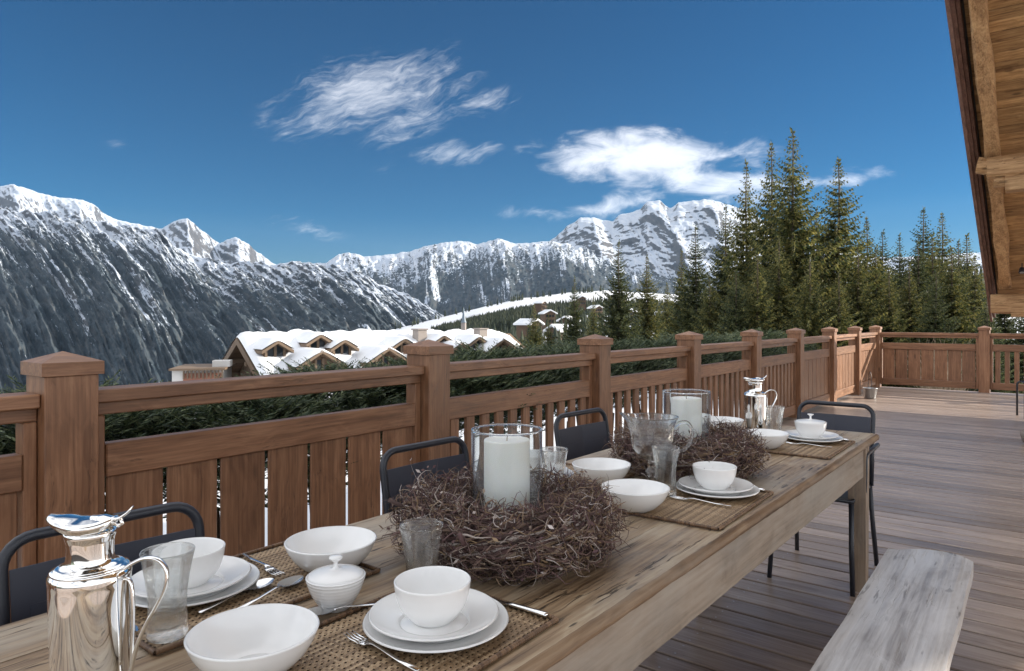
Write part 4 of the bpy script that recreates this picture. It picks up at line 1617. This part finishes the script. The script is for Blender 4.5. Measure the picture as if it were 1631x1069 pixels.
def make_chair(label, loc, rz, arms=False):
    """local: person sits facing -y, backrest at +y"""
    t = thing('metal_chair', label, 'chair', loc, rz, 'black metal chairs round the table')
    hw, R = .195, .012
    def bk(z):            # lean of the back
        return .215 + max(0, z - .45) * .17
    r = .06
    ztop = .872
    lean = Vector((0, .17, 1)).normalized()
    pts = [Vector((-hw, bk(.45), .45)), Vector((-hw, bk(.62), .62))]
    cz = ztop - r
    pts += arc((-hw + r, bk(cz), cz), r, math.pi, math.pi / 2, 6, (1, 0, 0), lean)
    pts += arc((hw - r, bk(cz), cz), r, math.pi / 2, 0, 6, (1, 0, 0), lean)
    pts += [Vector((hw, bk(.62), .62)), Vector((hw, bk(.45), .45))]
    mb = MB(); mb.tube(pts, R, 10); mb.build('back_frame', BLACK, t)
    def panel(z0, z1, x0, x1, nm):
        m_ = MB()
        P = []
        for z in (z0, z1):
            for x in (x0, 0, x1):
                for dy in (-.0015, .0015):
                    P.append((x, bk(z) + (.012 if x == 0 else 0) + dy - .004, z))
        m_.add(P, [(0, 2, 8, 6), (2, 4, 10, 8), (3, 1, 7, 9), (5, 3, 9, 11), (6, 8, 9, 7), (8, 10, 11, 9), (1, 3, 2, 0), (3, 5, 4, 2), (0, 6, 7, 1), (5, 11, 10, 4)])
        m_.build(nm, NAVY, t)
    panel(.735, .812, -hw + .012, hw - .012, 'back_panel')
    panel(.53, .695, -hw + .012, hw - .012, 'back_panel')
    for s in (-1, 1):
        a, b = sorted((s * (hw - .012), s * (hw - .045)))
        panel(.695, .735, a, b, 'back_strip')
    # seat sheet
    m_ = MB()
    n = 6
    P = []
    for i in range(n + 1):
        for j in range(n + 1):
            u, v = i / n - .5, j / n - .5
            P.append((u * .385, -.015 + v * .43, .452 - .012 * (1 - (2 * u) ** 2) * (1 - (2 * v) ** 2)))
    k = n + 1
    F = [(i * k + j, (i + 1) * k + j, (i + 1) * k + j + 1, i * k + j + 1) for i in range(n) for j in range(n)]
    P2 = [(x, y, z - .004) for x, y, z in P]
    F2 = [tuple(q + len(P) for q in f[::-1]) for f in F]
    m_.add(P + P2, F + F2, True)
    rim = [(-.19, -.22, .45), (.19, -.22, .45), (.19, .205, .45), (-.19, .205, .45), (-.19, -.22, .45)]
    m_.tube(rim, .010, 6)
    m_.build('seat', BLACK, t)
    for sx in (-1, 1):
        mb = MB(); mb.tube([(sx * .185, -.205, .45), (sx * .190, -.23, .22), (sx * .2, -.25, .0)], [.0125, .0125, .012], 8); mb.build('leg', BLACK, t)
        mb = MB(); mb.tube([(sx * .19, .205, .45), (sx * .20, .24, .22), (sx * .21, .285, .0)], [.0125, .0125, .012], 8); mb.build('leg', BLACK, t)
        if arms:
            p = [Vector((sx * .19, -.16, .44)), Vector((sx * .235, -.165, .50)), Vector((sx * .24, -.165, .62))]
            p += arc((sx * .24, -.125, .64), .04, math.pi, math.pi / 2, 5, (0, 1, 0), (0, 0, 1))
            p += [Vector((sx * .24, .02, .682)), Vector((sx * .235, .17, .682))]
            mb = MB(); mb.tube(p, .012, 8); mb.build('armrest', BLACK, t)
    return t


ch1 = make_chair('black metal chair nearest the camera, behind the silver coffee pot and first place setting', (.665, 1.425, 0), math.radians(-3))
ch1.scale = (1.05, 1.0, 1.02)
for (x, y, rz, lab) in ((1.80, 1.535, -2, 'black metal chair behind the larger near twig wreath'),
                        (2.88, 1.55, -4, 'black metal chair behind the footed glass pitcher, farthest along the railing side')):
    copy_thing(ch1, (x, y, 0), math.radians(rz), lab)
make_chair('black metal armchair at the far head of the table', (3.93, .965, 0), math.radians(-90), True)

# ------------------------------------------------------------------ table setting
REST = TZ + .0005


def weave_mat():
    """woven placemat, local origin at its centre, long side along x"""
    t = thing('placemat', '', 'placemat', (0, 0, 0), 0, 'woven placemats under the place settings')
    HX, HY_ = .25, .17
    mb = MB()
    nw, nl = 46, 70
    amp = .0016
    # wefts along x, waving over and under the warps
    for j in range(nw):
        y = -HY_ + .012 + (2 * HY_ - .024) * (j + .5) / nw
        hwid = (2 * HY_) / nw * .42
        vs, fs = [], []
        for i in range(nl + 1):
            x = -HX + .01 + (2 * HX - .02) * i / nl
            z = .0032 + amp * math.cos(math.pi * (i + j)) 
            vs += [(x, y - hwid, z - .0004), (x, y, z + .0010), (x, y + hwid, z - .0004)]
        for i in range(nl):
            a = i * 3
            fs += [(a, a + 3, a + 4, a + 1), (a + 1, a + 4, a + 5, a + 2)]
        mb.add(vs, fs, True)
    for i in range(nl // 2):
        x = -HX + .01 + (2 * HX - .02) * (i + .5) / (nl // 2)
        mb.box(x - .0022, x + .0022, -HY_ + .01, HY_ - .01, .0012, .0036)
    w = mb.build('weave', RATTAN, t)
    w['kind'] = 'stuff'
    mb = MB(); mb.box(-HX + .006, HX - .006, -HY_ + .006, HY_ - .006, .0002, .0010); mb.build('backing', simple('mat_backing', (.05, .03, .018), .9), t)
    # wrapped cane rim
    mb = MB()
    for (a, b) in (((-HX, -HY_), (HX, -HY_)), ((HX, -HY_), (HX, HY_)), ((HX, HY_), (-HX, HY_)), ((-HX, HY_), (-HX, -HY_))):
        n = int(math.hypot(b[0] - a[0], b[1] - a[1]) / .006)
        a, b = Vector((*a, .0052)), Vector((*b, .0052))
        for i in range(n):
            p = a + (b - a) * (i / n); q = a + (b - a) * ((i + .93) / n)
            mb.tube([p, (p + q) / 2, q], [.0046, .0056, .0046], 6, cap=False)
    r = mb.build('rim', RIM, t)
    r['kind'] = 'stuff'
    return t


m0 = weave_mat()
MATS = [(.845, .915, .4, 'woven placemat at the near right place, under the large white bowl and the fork'),
        (2.085, .895, 1.2, 'woven placemat at the middle right place, beside the nearer of two twig wreaths'),
        (3.30, .90, .3, 'woven placemat at the far right corner of the table'),
        (.81, 1.385, -.3, 'woven placemat under the left front tumbler, the spoons and the second white bowl'),
        (2.05, 1.385, .5, 'woven placemat at the middle place by the railing, behind the candle'),
        (3.32, 1.385, -.4, 'woven placemat at the far place by the railing')]
for i, (x, y, r, lab) in enumerate(MATS):
    if i == 0:
        m0.location = (x, y, REST); m0.rotation_euler = (0, 0, math.radians(r)); m0['label'] = lab
    else:
        copy_thing(m0, (x, y, REST), math.radians(r), lab)
MZ = REST + .0075          # top of a mat


def lathe_thing(name, label, cat, mat, prof, loc, seg=48, group=None, rz=0.0):
    mb = MB()
    mb.lathe(prof, seg)
    o = mb.build(name, mat)
    o.location = loc
    o.rotation_euler = (0, 0, rz)
    return tag(o, label, cat, group)


def shell(outer, th):
    """closed thin-walled profile from an outer one running base centre -> rim"""
    inner = []
    n = len(outer)
    for i, (r, z) in enumerate(outer):
        a = outer[max(0, i - 1)]; b = outer[min(n - 1, i + 1)]
        tx, tz = b[0] - a[0], b[1] - a[1]
        l = math.hypot(tx, tz) or 1
        nx_, nz_ = -tz / l, tx / l
        inner.append((max(0, r + nx_ * th), z + nz_ * th))
    rim = (outer[-1][0] - th * .5, outer[-1][1] + th * .35)
    inner = [p for p in inner if p[0] > 1e-4 or p == inner[0]]
    if inner[0][0] > 1e-6:
        inner.insert(0, (0, inner[0][1]))
    return outer + [rim] + inner[::-1]


def curve(pts, n=5):
    """Catmull-Rom through (r,z) points"""
    out = []
    for i in range(len(pts) - 1):
        p0 = pts[max(0, i - 1)]; p1 = pts[i]; p2 = pts[i + 1]; p3 = pts[min(len(pts) - 1, i + 2)]
        for k in range(n):
            t = k / n
            out.append(tuple(.5 * (2 * p1[c] + (p2[c] - p0[c]) * t + (2 * p0[c] - 5 * p1[c] + 4 * p2[c] - p3[c]) * t * t + (3 * p1[c] - p0[c] - 3 * p2[c] + p3[c]) * t ** 3) for c in (0, 1)))
    out.append(tuple(pts[-1]))
    return out


def foot(pts, r=.0):
    return [(0, .003), (pts[0][0] - .004, .003), (pts[0][0] - .003, 0), (pts[0][0], 0)] + pts


BIG = shell(foot(curve([(.047, .001), (.060, .007), (.082, .027), (.096, .048), (.1035, .066)])), .0038)
CUP = shell(foot(curve([(.030, .001), (.040, .006), (.058, .027), (.0675, .052), (.0712, .076)])), .0032)
PLATE = shell([(0, .002), (.070, .002), (.071, 0), (.076, 0), (.078, .003)] + curve([(.080, .0035), (.105, .0065), (.125, .0125), (.1345, .0175)], 4), .0036)
SPLATE = shell([(0, .002), (.058, .002), (.059, 0), (.064, 0), (.066, .003)] + curve([(.068, .0045), (.092, .0095), (.112, .0175), (.1205, .0225)], 4), .0034)

GB, GC, GP, GS = 'large white bowls', 'small white bowls on the plates', 'white dinner plates', 'white side plates'
b0 = lathe_thing('white_bowl', 'large white bowl in front, nearest the camera, right of the silver pot', 'bowl', CHINA, BIG, (.628, 1.025, MZ), 72, GB)
def dupo(src, loc, label):
    c = src.copy(); COL.objects.link(c); c.location = loc; c['label'] = label
    return c
for (x, y, z, lab) in ((.995, 1.305, MZ, 'large white bowl behind the sugar bowl, left of the nearer wreath'),
                       (2.103, 1.245, MZ, 'large white bowl left of the footed glass pitcher, by the third chair'),
                       (1.875, .992, MZ, 'large white bowl right of the nearer wreath, before the glass pitcher'),
                       (3.42, 1.315, MZ, 'large white bowl between the second hurricane glass and the far silver pot'),
                       (3.135, 1.012, MZ, 'large white bowl behind the second wreath, left of the covered bowl')):
    dupo(b0, (x, y, z), lab)

SET = [(.924, .900, 'in front, on the near right mat'), (2.215, .872, 'at the middle right place'), (3.45, .893, 'at the far right corner of the table'),
       (.735, 1.432, 'behind the near tumbler, by the first chair'), (2.02, 1.465, 'seen through the first hurricane glass'), (3.34, 1.41, 'seen behind the second candle')]
c0 = p0 = s0 = None
for i, (x, y, w) in enumerate(SET):
    if p0 is None:
        p0 = lathe_thing('dinner_plate', 'white dinner plate ' + w, 'plate', CHINA, PLATE, (x, y, MZ), 72, GP)
        s0 = lathe_thing('side_plate', 'white coupe plate under the small bowl ' + w, 'plate', CHINA, SPLATE, (x - .002, y + .004, MZ + .0075), 72, GS)
        c0 = lathe_thing('white_bowl', 'small white bowl on two plates ' + w, 'bowl', CHINA, CUP, (x - .004, y + .006, MZ + .0125), 64, GC)
    else:
        dupo(p0, (x, y, MZ), 'white dinner plate ' + w)
        dupo(s0, (x - .002, y + .004, MZ + .0075), 'white coupe plate under the small bowl ' + w)
        dupo(c0, (x - .004, y + .006, MZ + .0125), 'small white bowl on two plates ' + w)


def sugar_bowl():
    t = thing('sugar_bowl', 'small white lidded sugar bowl with a mushroom knob between the near bowls', 'sugar bowl', (.877, 1.135, REST))
    out = foot([(.027, .001)] + [(r + .0007 * math.sin(z * 900), z) for r, z in curve([(.029, .003), (.036, .012), (.048, .032), (.0555, .052), (.0585, .064)], 8)])
    mb = MB(); mb.lathe(shell(out, .003), 64); mb.build('pot', CHINA, t)
    mb = MB()
    mb.lathe([(0, .063), (.0550, .063), (.0565, .0655), (.052, .0695), (.035, .0755), (.016, .0785), (.0065, .0795), (.0042, .084), (.0042, .091), (.0085, .0955), (.0135, .099), (.0135, .102), (.008, .1045), (0, .105)], 56)
    mb.build('lid', CHINA, t)


sugar_bowl()
# lid over the far right bowl
mb = MB()
mb.lathe([(0, 0), (.066, 0), (.068, .002), (.060, .0055), (.03, .0105), (.0065, .0125), (.0042, .017), (.0042, .026), (.009, .031), (.0145, .0345), (.013, .0375), (0, .039)], 56)
o = mb.build('bowl_lid', CHINA)
o.location = (3.446, .899, MZ + .0125 + .0755)
tag(o, 'white lid with a flared knob covering the small bowl at the far right corner', 'lid')

# tumblers
TUMB = [(0, 0), (.030, 0), (.0345, .003), (.0352, .012)] + curve([(.0348, .016), (.0325, .045), (.0325, .075), (.0375, .112), (.0455, .155)], 6)
TUMB += [(.0447, .1562), (.0436, .155)] + curve([(.0436, .155), (.0356, .112), (.0306, .075), (.0302, .045), (.0300, .026)], 6) + [(.024, .0195), (0, .018)]
mb = MB()
mb.lathe(TUMB, 72)
no = len([p for p in TUMB[:TUMB.index((.0447, .1562))]])
V = []
for (x, y, z) in mb.v:
    r = math.hypot(x, y)
    k = 1.0
    if r > .0325 and .012 < z < .14:      # shallow vertical flutes on the outside
        k = 1 + .022 * math.cos(10 * math.atan2(y, x) + z * 20) * math.sin((z - .012) / .128 * math.pi)
    V.append((x * k, y * k, z))
mb.v = V
t0 = mb.build('tumbler', HAMMER)
t0.location = (.600, 1.258, MZ)
tag(t0, 'flared clear glass tumbler behind the handle of the near silver pot', 'glass', 'flared dimpled glass tumblers')
for (x, y, z, lab) in ((1.011, 1.028, REST, 'flared clear glass tumbler in front of the nearer wreath'),
                       (2.085, .992, MZ, 'flared clear glass tumbler beside the footed pitcher'),
                       (1.835, 1.262, MZ, 'flared clear glass tumbler right of the first candle, by the second chair'),
                       (3.38, 1.045, MZ, 'flared clear glass tumbler beside the far silver pot')):
    dupo(t0, (x, y, z), lab)


# candles in hurricane glasses and twig wreaths
def wreath_mesh(seed, big):
    rng = random.Random(seed)
    mb = MB()
    R, rh, rv = .195, .088, .077
    def ringpt(a, rho, th):
        r = R + rho * rh * math.cos(th)
        z = .083 + rho * rv * math.sin(th)
        return Vector((r * math.cos(a), r * math.sin(a), max(.004, z)))
    for k in range(6400):
        a = rng.uniform(0, 6.283); th = rng.uniform(0, 6.283)
        rho = .42 + .60 * rng.random() ** .55
        n = rng.choice((3, 4, 4, 5))
        L = rng.uniform(.022, .085)
        pts = [ringpt(a, rho, th)]
        tang = Vector((-math.sin(a), math.cos(a), 0)) * rng.choice((-1, 1))
        d = (tang * rng.uniform(.1, 1.0) + Vector((rng.uniform(-1, 1), rng.uniform(-1, 1), rng.uniform(-.8, .8))) * .8).normalized()
        curl = Vector((rng.uniform(-1, 1), rng.uniform(-1, 1), rng.uniform(-1, 1))) * rng.uniform(.3, 1.3)
        for s in range(n):
            p = pts[-1] + d * L / n
            rad = math.hypot(p.x, p.y)
            ee = ((rad - R) / rh) ** 2 + ((p.z - .083) / rv) ** 2
            if ee > 1.15:
                cpt = Vector((p.x / rad * R, p.y / rad * R, .083))
                d = (d + (cpt - p).normalized() * .55).normalized()
            p.z = max(.004, p.z)
            if rad < .106:
                p.x *= .106 / rad; p.y *= .106 / rad
            pts.append(p)
            d = (d + curl * .45 + Vector((rng.uniform(-.6, .6), rng.uniform(-.6, .6), rng.uniform(-.6, .6)))).normalized()
        w = rng.uniform(.0008, .0021) * (2.0 if rng.random() < .10 else 1)
        mb.tube(pts, [w * (1 - .8 * i / n) for i in range(n + 1)], 3, cap=False, smooth=True)
        if rng.random() < .10:      # small dry leaf curls
            c = pts[-1]; q = d * rng.uniform(.010, .02); s_ = d.orthogonal().normalized() * .004
            mb.add([c, c + q * .5 + s_, c + q, c + q * .5 - s_], [(0, 1, 2, 3)])
    # stray tips sticking outwards
    for k in range(240):
        a = rng.uniform(0, 6.283); th = rng.uniform(-.4, 2.6)
        p = ringpt(a, .95, th)
        d = Vector((math.cos(a) * math.cos(th), math.sin(a) * math.cos(th), abs(math.sin(th)) * .6 + .05)).normalized()
        d = (d + Vector((rng.uniform(-.7, .7), rng.uniform(-.7, .7), rng.uniform(-.25, .4)))).normalized()
        if math.cos(th) < -.1:
            d.z += .5
        if math.hypot(p.x, p.y) > .272:
            continue
        pts = [p]
        for s in range(3):
            q = pts[-1] + d * rng.uniform(.006, .015)
            q.z = max(.004, q.z)
            rad = math.hypot(q.x, q.y)
            if rad < .106:
                q.x *= .106 / rad; q.y *= .106 / rad
            pts.append(q)
            d = (d + Vector((rng.uniform(-.5, .5), rng.uniform(-.5, .5), rng.uniform(-.5, .5)))).normalized()
        mb.tube(pts, [.0015, .0013, .001, .0006], 3, cap=False)
    # three woody stubs
    for k in range(9):
        a = rng.uniform(0, 6.28); th = rng.uniform(0, 3.0)
        p = ringpt(a, .8, th)
        mb.tube([p, p + Vector((rng.uniform(-1, 1), rng.uniform(-1, 1), rng.uniform(-.6, .8))).normalized() * .05], [.005, .0055], 6)
    # twisted core so that the ring has body
    for k in range(34):
        th0 = k * 6.283 / 34
        pts = [ringpt(6.2832 * i / 60, .40 + .12 * math.sin(i * .7 + k), th0 + i * .12) for i in range(61)]
        mb.tube(pts, [.004 + .003 * math.sin(i * 1.9 + k) for i in range(61)], 4, cap=False)
    return mb


def candle_group(x, y, idx, lw, lc, lh):
    t = thing('twig_wreath', lw, 'wreath', (x, y, REST), idx * 2.1, 'twig wreaths round the candles')
    mb = wreath_mesh(11 + idx, idx == 0)
    mb.build('twigs', TWIG, t)['kind'] = 'stuff'
    c = thing('pillar_candle', lc, 'candle', (x, y, REST + .0085), idx * 1.0, 'white pillar candles')
    mb = MB()
    mb.lathe([(0, 0), (.057, 0), (.0575, .002), (.0575, .268), (.056, .2715), (.052, .2722), (.046, .2695), (.02, .2675), (0, .2672)], 48)
    mb.build('wax', WAX, c)
    mb = MB(); mb.tube([(0, 0, .265), (.001, 0, .276), (.004, .001, .285)], .0013, 6); mb.build('wick', WICK, c)
    h = thing('hurricane_glass', lh, 'candle glass', (x, y, REST), 0, 'hurricane glasses over the candles')
    mb = MB()
    mb.lathe([(0, 0), (.086, 0), (.089, .003), (.089, .302), (.0846, .302), (.0846, .008), (0, .007)], 72)
    mb.build('cylinder', GLASS, h)
    mb = MB(); mb.lathe([(.0895, .3022), (.0902, .3040), (.0895, .3060), (.0868, .3068), (.0840, .3060), (.0834, .3040), (.0840, .3022), (.0895, .3022)], 72)
    mb.build('rim', SOLIDG, h)


candle_group(1.355, 1.075, 0, 'thick twig wreath nearer the camera, round the first candle', 'white pillar candle nearer the camera', 'clear glass hurricane cylinder nearer the camera')
candle_group(2.49, 1.10, 1, 'thick twig wreath farther along the table, behind the footed pitcher', 'white pillar candle farther along the table', 'clear glass hurricane cylinder farther along the table')


# silver vacuum pots
def silver_pot(label, loc, rz):
    """local +x points to the handle side"""
    t = thing('silver_pot', label, 'coffee pot', loc, rz, 'silver vacuum coffee pots')
    mb = MB()
    mb.lathe([(0, 0), (.050, 0), (.0525, .002)] + curve([(.0525, .004), (.0535, .06), (.055, .13), (.0565, .190)], 5) + [(.0572, .196), (.0565, .202), (.052, .206)] +
             curve([(.0515, .207), (.047, .212), (.040, .214), (.034, .220), (.0325, .235), (.0335, .252)], 4) + [(.0355, .258), (.0365, .263), (.0350, .266), (0, .266)], 72)
    mb.build('body', SILVER, t)
    mb = MB(); mb.lathe([(.0525, .2045), (.0545, .2065), (.0530, .2090), (.048, .2105)], 64); mb.build('shoulder_ring', SILVER, t)
    # lid with drawn-out spout on -x and a curled lever on +x
    mb = MB()
    n = 40
    prof = [(.0350, .2665), (.0385, .272), (.0400, .277), (.0375, .2805), (.028, .2815), (.018, .2845), (0, .286)]
    vs, fs = [], []
    for (r, z) in prof[:-1]:
        for k in range(n):
            a = 2 * math.pi * k / n
            x, y = math.cos(a), math.sin(a)
            pull = max(0, -x) ** 5
            wt = max(0, min(1, (r - .015) / .02))
            rr = r * (1 + .62 * pull * wt)
            vs.append((x * rr, y * rr * (1 - .0 * pull), z + .010 * pull * wt + .006 * max(0, x) ** 4 * wt))
    vs.append((0, 0, prof[-1][1]))
    m = len(prof) - 1
    for i in range(m - 1):
        for k in range(n):
            k2 = (k + 1) % n
            fs.append((i * n + k, i * n + k2, (i + 1) * n + k2, (i + 1) * n + k))
    for k in range(n):
        fs.append(((m - 1) * n + k, (m - 1) * n + (k + 1) % n, m * n))
    mb.add(vs, fs, True)
    lid = mb.build('lid', SILVER, t)
    mb = MB()
    lev = [(.005, 0, .2865), (.022, 0, .286), (.036, 0, .283), (.048, 0, .285), (.058, 0, .292), (.066, 0, .302)]
    mb.tube([(x, 0, z) for x, _, z in lev], [.010, .011, .010, .008, .006, .003], 10, flat=.28, up=(0, 0, 1))
    mb.tube([(.036, 0, .276), (.044, 0, .272), (.050, 0, .276), (.047, 0, .283)], .003, 8)
    mb.build('lever', SILVER, lid)
    # handle: a loop of flat wire
    mb = MB()
    raw = [(.050, .203), (.066, .214), (.086, .222), (.106, .219), (.118, .203), (.117, .178), (.104, .150), (.086, .118), (.072, .085), (.064, .052), (.058, .03), (.052, .02)]
    pts = [Vector((r, 0, z)) for r, z in curve(raw, 5)]
    mb.tube(pts, .0052, 10, flat=.55, up=(0, 0, 1))
    mb.build('handle', SILVER, t)
    mb = MB()
    mb.tube([Vector((r, 0, z)) for r, z in curve([(.054, .190), (.062, .186), (.066, .16), (.066, .10), (.064, .055)], 5)], .0045, 10, flat=.6, up=(1, 0, 0))
    mb.build('handle_strap', SILVER, t)
    return t


right = CAM_AZ - math.pi / 2
sp = silver_pot('shiny silver vacuum coffee pot at the near left corner of the table', (.432, 1.150, REST), right)
sp.scale = (.98, .98, .98)
copy_thing(sp, (3.55, 1.195, REST), right + .15, 'shiny silver vacuum coffee pot at the far end of the table')


# footed glass pitcher
def pitcher():
    t = thing('glass_pitcher', 'footed clear glass pitcher with flared lip and looped handle before the second candle', 'pitcher', (2.172, 1.085, REST), right)
    out = [(0, 0), (.046, 0), (.0475, .003)] + curve([(.046, .006), (.030, .012), (.015, .022), (.012, .036), (.020, .052), (.020, .060), (.012, .074), (.012, .086), (.018, .096), (.040, .108), (.062, .130), (.071, .158), (.074, .190), (.079, .222), (.090, .244)], 4)
    prof = out + [(.0905, .2465), (.0880, .2465)] + curve([(.0872, .244), (.0760, .222), (.0710, .190), (.068, .158), (.059, .133), (.038, .113), (.012, .102)], 4) + [(0, .101)]
    mb = MB()
    n = 56
    mb.lathe(prof, n)
    V = []
    for (x, y, z) in mb.v:
        k = max(0, (z - .19) / .055)
        pull = max(0, -x / (math.hypot(x, y) + 1e-6)) ** 6
        V.append((x * (1 + .24 * pull * k), y, z + .012 * pull * k))
    mb.v = V
    mb.build('vessel', SOLIDG, t)
    mb = MB()
    raw = [(.073, .205), (.092, .222), (.118, .226), (.136, .205), (.137, .172), (.122, .142), (.095, .124), (.066, .118)]
    mb.tube([Vector((r, 0, z)) for r, z in curve(raw, 5)], .0058, 12)
    mb.build('handle', SOLIDG, t)


pitcher()


# cutlery lying on the mats
def fork(label, loc, rz):
    mb = MB()
    # handle towards -y, tines towards +y
    path = [(0, -.098, .004), (0, -.05, .0035), (0, 0, .0075), (0, .022, .009), (0, .04, .006)]
    mb.tube(path, [.0055, .0048, .0032, .0034, .0085], 8, flat=.32, up=(0, 0, 1))
    mb.tube([(0, .036, .0062), (0, .054, .0035)], [.0105, .0118], 10, flat=.16, up=(0, 0, 1))
    for k in range(4):
        x = -.0096 + k * .0064
        mb.tube([(x, .052, .0036), (x, .075, .0032), (x, .098, .0068)], [.0017, .0016, .0008], 6)
    o = mb.build('fork', STEEL)
    o.location = loc; o.rotation_euler = (0, 0, rz)
    return tag(o, label, 'fork', 'steel forks')


f0 = fork('steel fork left of the front plates, tines towards the sugar bowl', (.795, .905, MZ), math.radians(-4))
for (x, y, r, lab) in ((2.066, .868, 3, 'steel fork left of the middle right plates'), (3.297, .868, 5, 'steel fork left of the far right plates'),
                       (.905, 1.445, 172, 'steel fork right of the plates by the first chair')):
    c = dupo(f0, (x, y, MZ), lab); c.rotation_euler = (0, 0, math.radians(r))


def spoon(label, loc, rz, s=1.0):
    mb = MB()
    # bowl towards +x: shallow cup
    n, m = 18, 4
    vs, fs = [], []
    for j in range(m + 1):
        rr = j / m
        for k in range(n):
            a = 6.2832 * k / n
            x = .034 * rr * math.cos(a); y = .0205 * rr * math.sin(a) * (1 - .12 * math.cos(a))
            z = .0085 * (rr * rr) - .002
            vs.append((x + .066, y, z + .003))
    for j in range(m):
        for k in range(n):
            k2 = (k + 1) % n
            fs.append((j * n + k, j * n + k2, (j + 1) * n + k2, (j + 1) * n + k))
    nv = len(vs)
    vs += [(x, y, z - .0013) for x, y, z in vs]
    fs += [tuple(q + nv for q in f[::-1]) for f in fs]
    mb.add(vs, fs, True)
    mb.tube([(.036, 0, .0085), (.02, 0, .0105), (-.03, 0, .006), (-.085, 0, .004)], [.0045, .003, .004, .0068], 8, flat=.32, up=(0, 0, 1))
    o = mb.build('spoon', STEEL)
    o.location = loc; o.rotation_euler = (0, 0, rz); o.scale = (s, s, s)
    return tag(o, label, 'spoon', 'steel spoons')


s_0 = spoon('steel spoon with its bowl nearer the sugar bowl, of the two lying side by side', (.815, 1.275, MZ), math.radians(14))
c = dupo(s_0, (.765, 1.318, MZ), 'steel spoon with its bowl nearer the tumbler, of the two lying side by side'); c.rotation_euler = (0, 0, math.radians(10))
c = dupo(s_0, (.878, 1.083, MZ), 'steel spoon lying above the front plates, bowl towards the large near bowl'); c.rotation_euler = (0, 0, math.radians(150))
c = dupo(s_0, (1.955, 1.335, MZ), 'steel spoon on the mat behind the nearer wreath'); c.rotation_euler = (0, 0, math.radians(20))


def knife(label, loc, rz):
    mb = MB()
    mb.tube([(0, -.11, .005), (0, -.105, .0055), (0, -.03, .005), (0, -.012, .004)], [.006, .0072, .0062, .005], 8, flat=.6, up=(0, 0, 1))
    vs = []
    for (y, x0, x1) in ((-.014, -.004, .005), (.0, -.0075, .006), (.075, -.0085, .0055), (.10, -.005, .005), (.115, .001, .004)):
        for x in (x0, x1):
            for z in (.0022, .0036):
                vs.append((x, y, z))
    fs = []
    for i in range(4):
        a = i * 4
        fs += [(a, a + 4, a + 6, a + 2), (a + 1, a + 3, a + 7, a + 5), (a, a + 1, a + 5, a + 4), (a + 2, a + 6, a + 7, a + 3)]
    fs += [(0, 2, 3, 1), (16, 17, 19, 18)]
    mb.add(vs, fs)
    o = mb.build('knife', STEEL)
    o.location = loc; o.rotation_euler = (0, 0, rz)
    return tag(o, label, 'knife', 'steel knives')


k0 = knife('steel knife right of the front plates', (1.083, .872, MZ), math.radians(1))
for (x, y, r, lab) in ((2.322, .862, 2, 'steel knife right of the middle right plates, at the mat end'), (3.535, .862, 0, 'steel knife right of the far right plates'),
                       (.575, 1.43, 180, 'steel knife left of the plates by the first chair')):
    c = dupo(k0, (x, y, MZ), lab); c.rotation_euler = (0, 0, math.radians(r))

# ------------------------------------------------------------------ small things on the far terrace
def bucket():
    t = thing('grey_bucket', 'small grey metal bucket with a tall wire handle in the far corner by the railing', 'bucket', (13.1, 2.45, .001), .4)
    mb = MB()
    mb.lathe([(0, 0), (.085, 0), (.088, .004), (.115, .17), (.119, .172), (.119, .178), (.112, .178), (.084, .008), (0, .008)], 32)
    mb.build('pail', GREYM, t)
    mb = MB(); mb.tube(arc((0, 0, .17), 1, 0, math.pi, 16, (.117, 0, 0), (0, 0, .28)), .005, 6); mb.build('handle', BLACK, t)


bucket()


def side_stool():
    t = thing('metal_stool', 'low black tubular stool at the right picture edge on the far terrace', 'stool', (11.92, .12, 0), .25)
    for x in (-.20, .20):
        r = .05
        p = [Vector((x, .22, 0)), Vector((x, .22, .42))] + arc((x, .17, .43), r, 0, math.pi / 2, 5, (0, 1, 0), (0, 0, 1)) + arc((x, -.17, .43), r, math.pi / 2, math.pi, 5, (0, 1, 0), (0, 0, 1)) + [Vector((x, -.22, 0))]
        mb = MB(); mb.tube(p, .0135, 8); mb.build('leg_frame', BLACK, t)
    mb = MB(); mb.box(-.22, .22, -.19, .19, .47, .478, .002); mb.build('seat', NAVY, t)


side_stool()


def low_pot():
    t = thing('stone_planter', 'pale round stone planter low at the right picture edge', 'planter', (9.35, .12, .001))
    mb = MB()
    mb.lathe([(0, 0), (.10, 0), (.13, .02), (.15, .09), (.155, .13), (.14, .14), (.125, .13), (.11, .05), (0, .045)], 28)
    mb.build('bowl', STONE, t)
    mb = MB(); mb.lathe([(0, .10), (.126, .10), (.127, .104), (0, .106)], 24); mb.build('soil', BARK, t)


low_pot()


# ------------------------------------------------------------------ mountain air
def haze():
    mb = MB()
    mb.box(-6500, 10500, -6500, 10500, -480, 1480)
    m = bpy.data.materials.new('mountain_air')
    m.use_nodes = True
    nt = m.node_tree
    for n in list(nt.nodes):
        nt.nodes.remove(n)
    out = nt.nodes.new('ShaderNodeOutputMaterial')
    v = nt.nodes.new('ShaderNodeVolumePrincipled')
    v.inputs['Color'].default_value = (.45, .68, 1.0, 1)
    v.inputs['Density'].default_value = 1.9e-5
    v.inputs['Anisotropy'].default_value = .1
    nt.links.new(v.outputs[0], out.inputs['Volume'])
    o = mb.build('haze', m)
    o['kind'] = 'stuff'


haze()
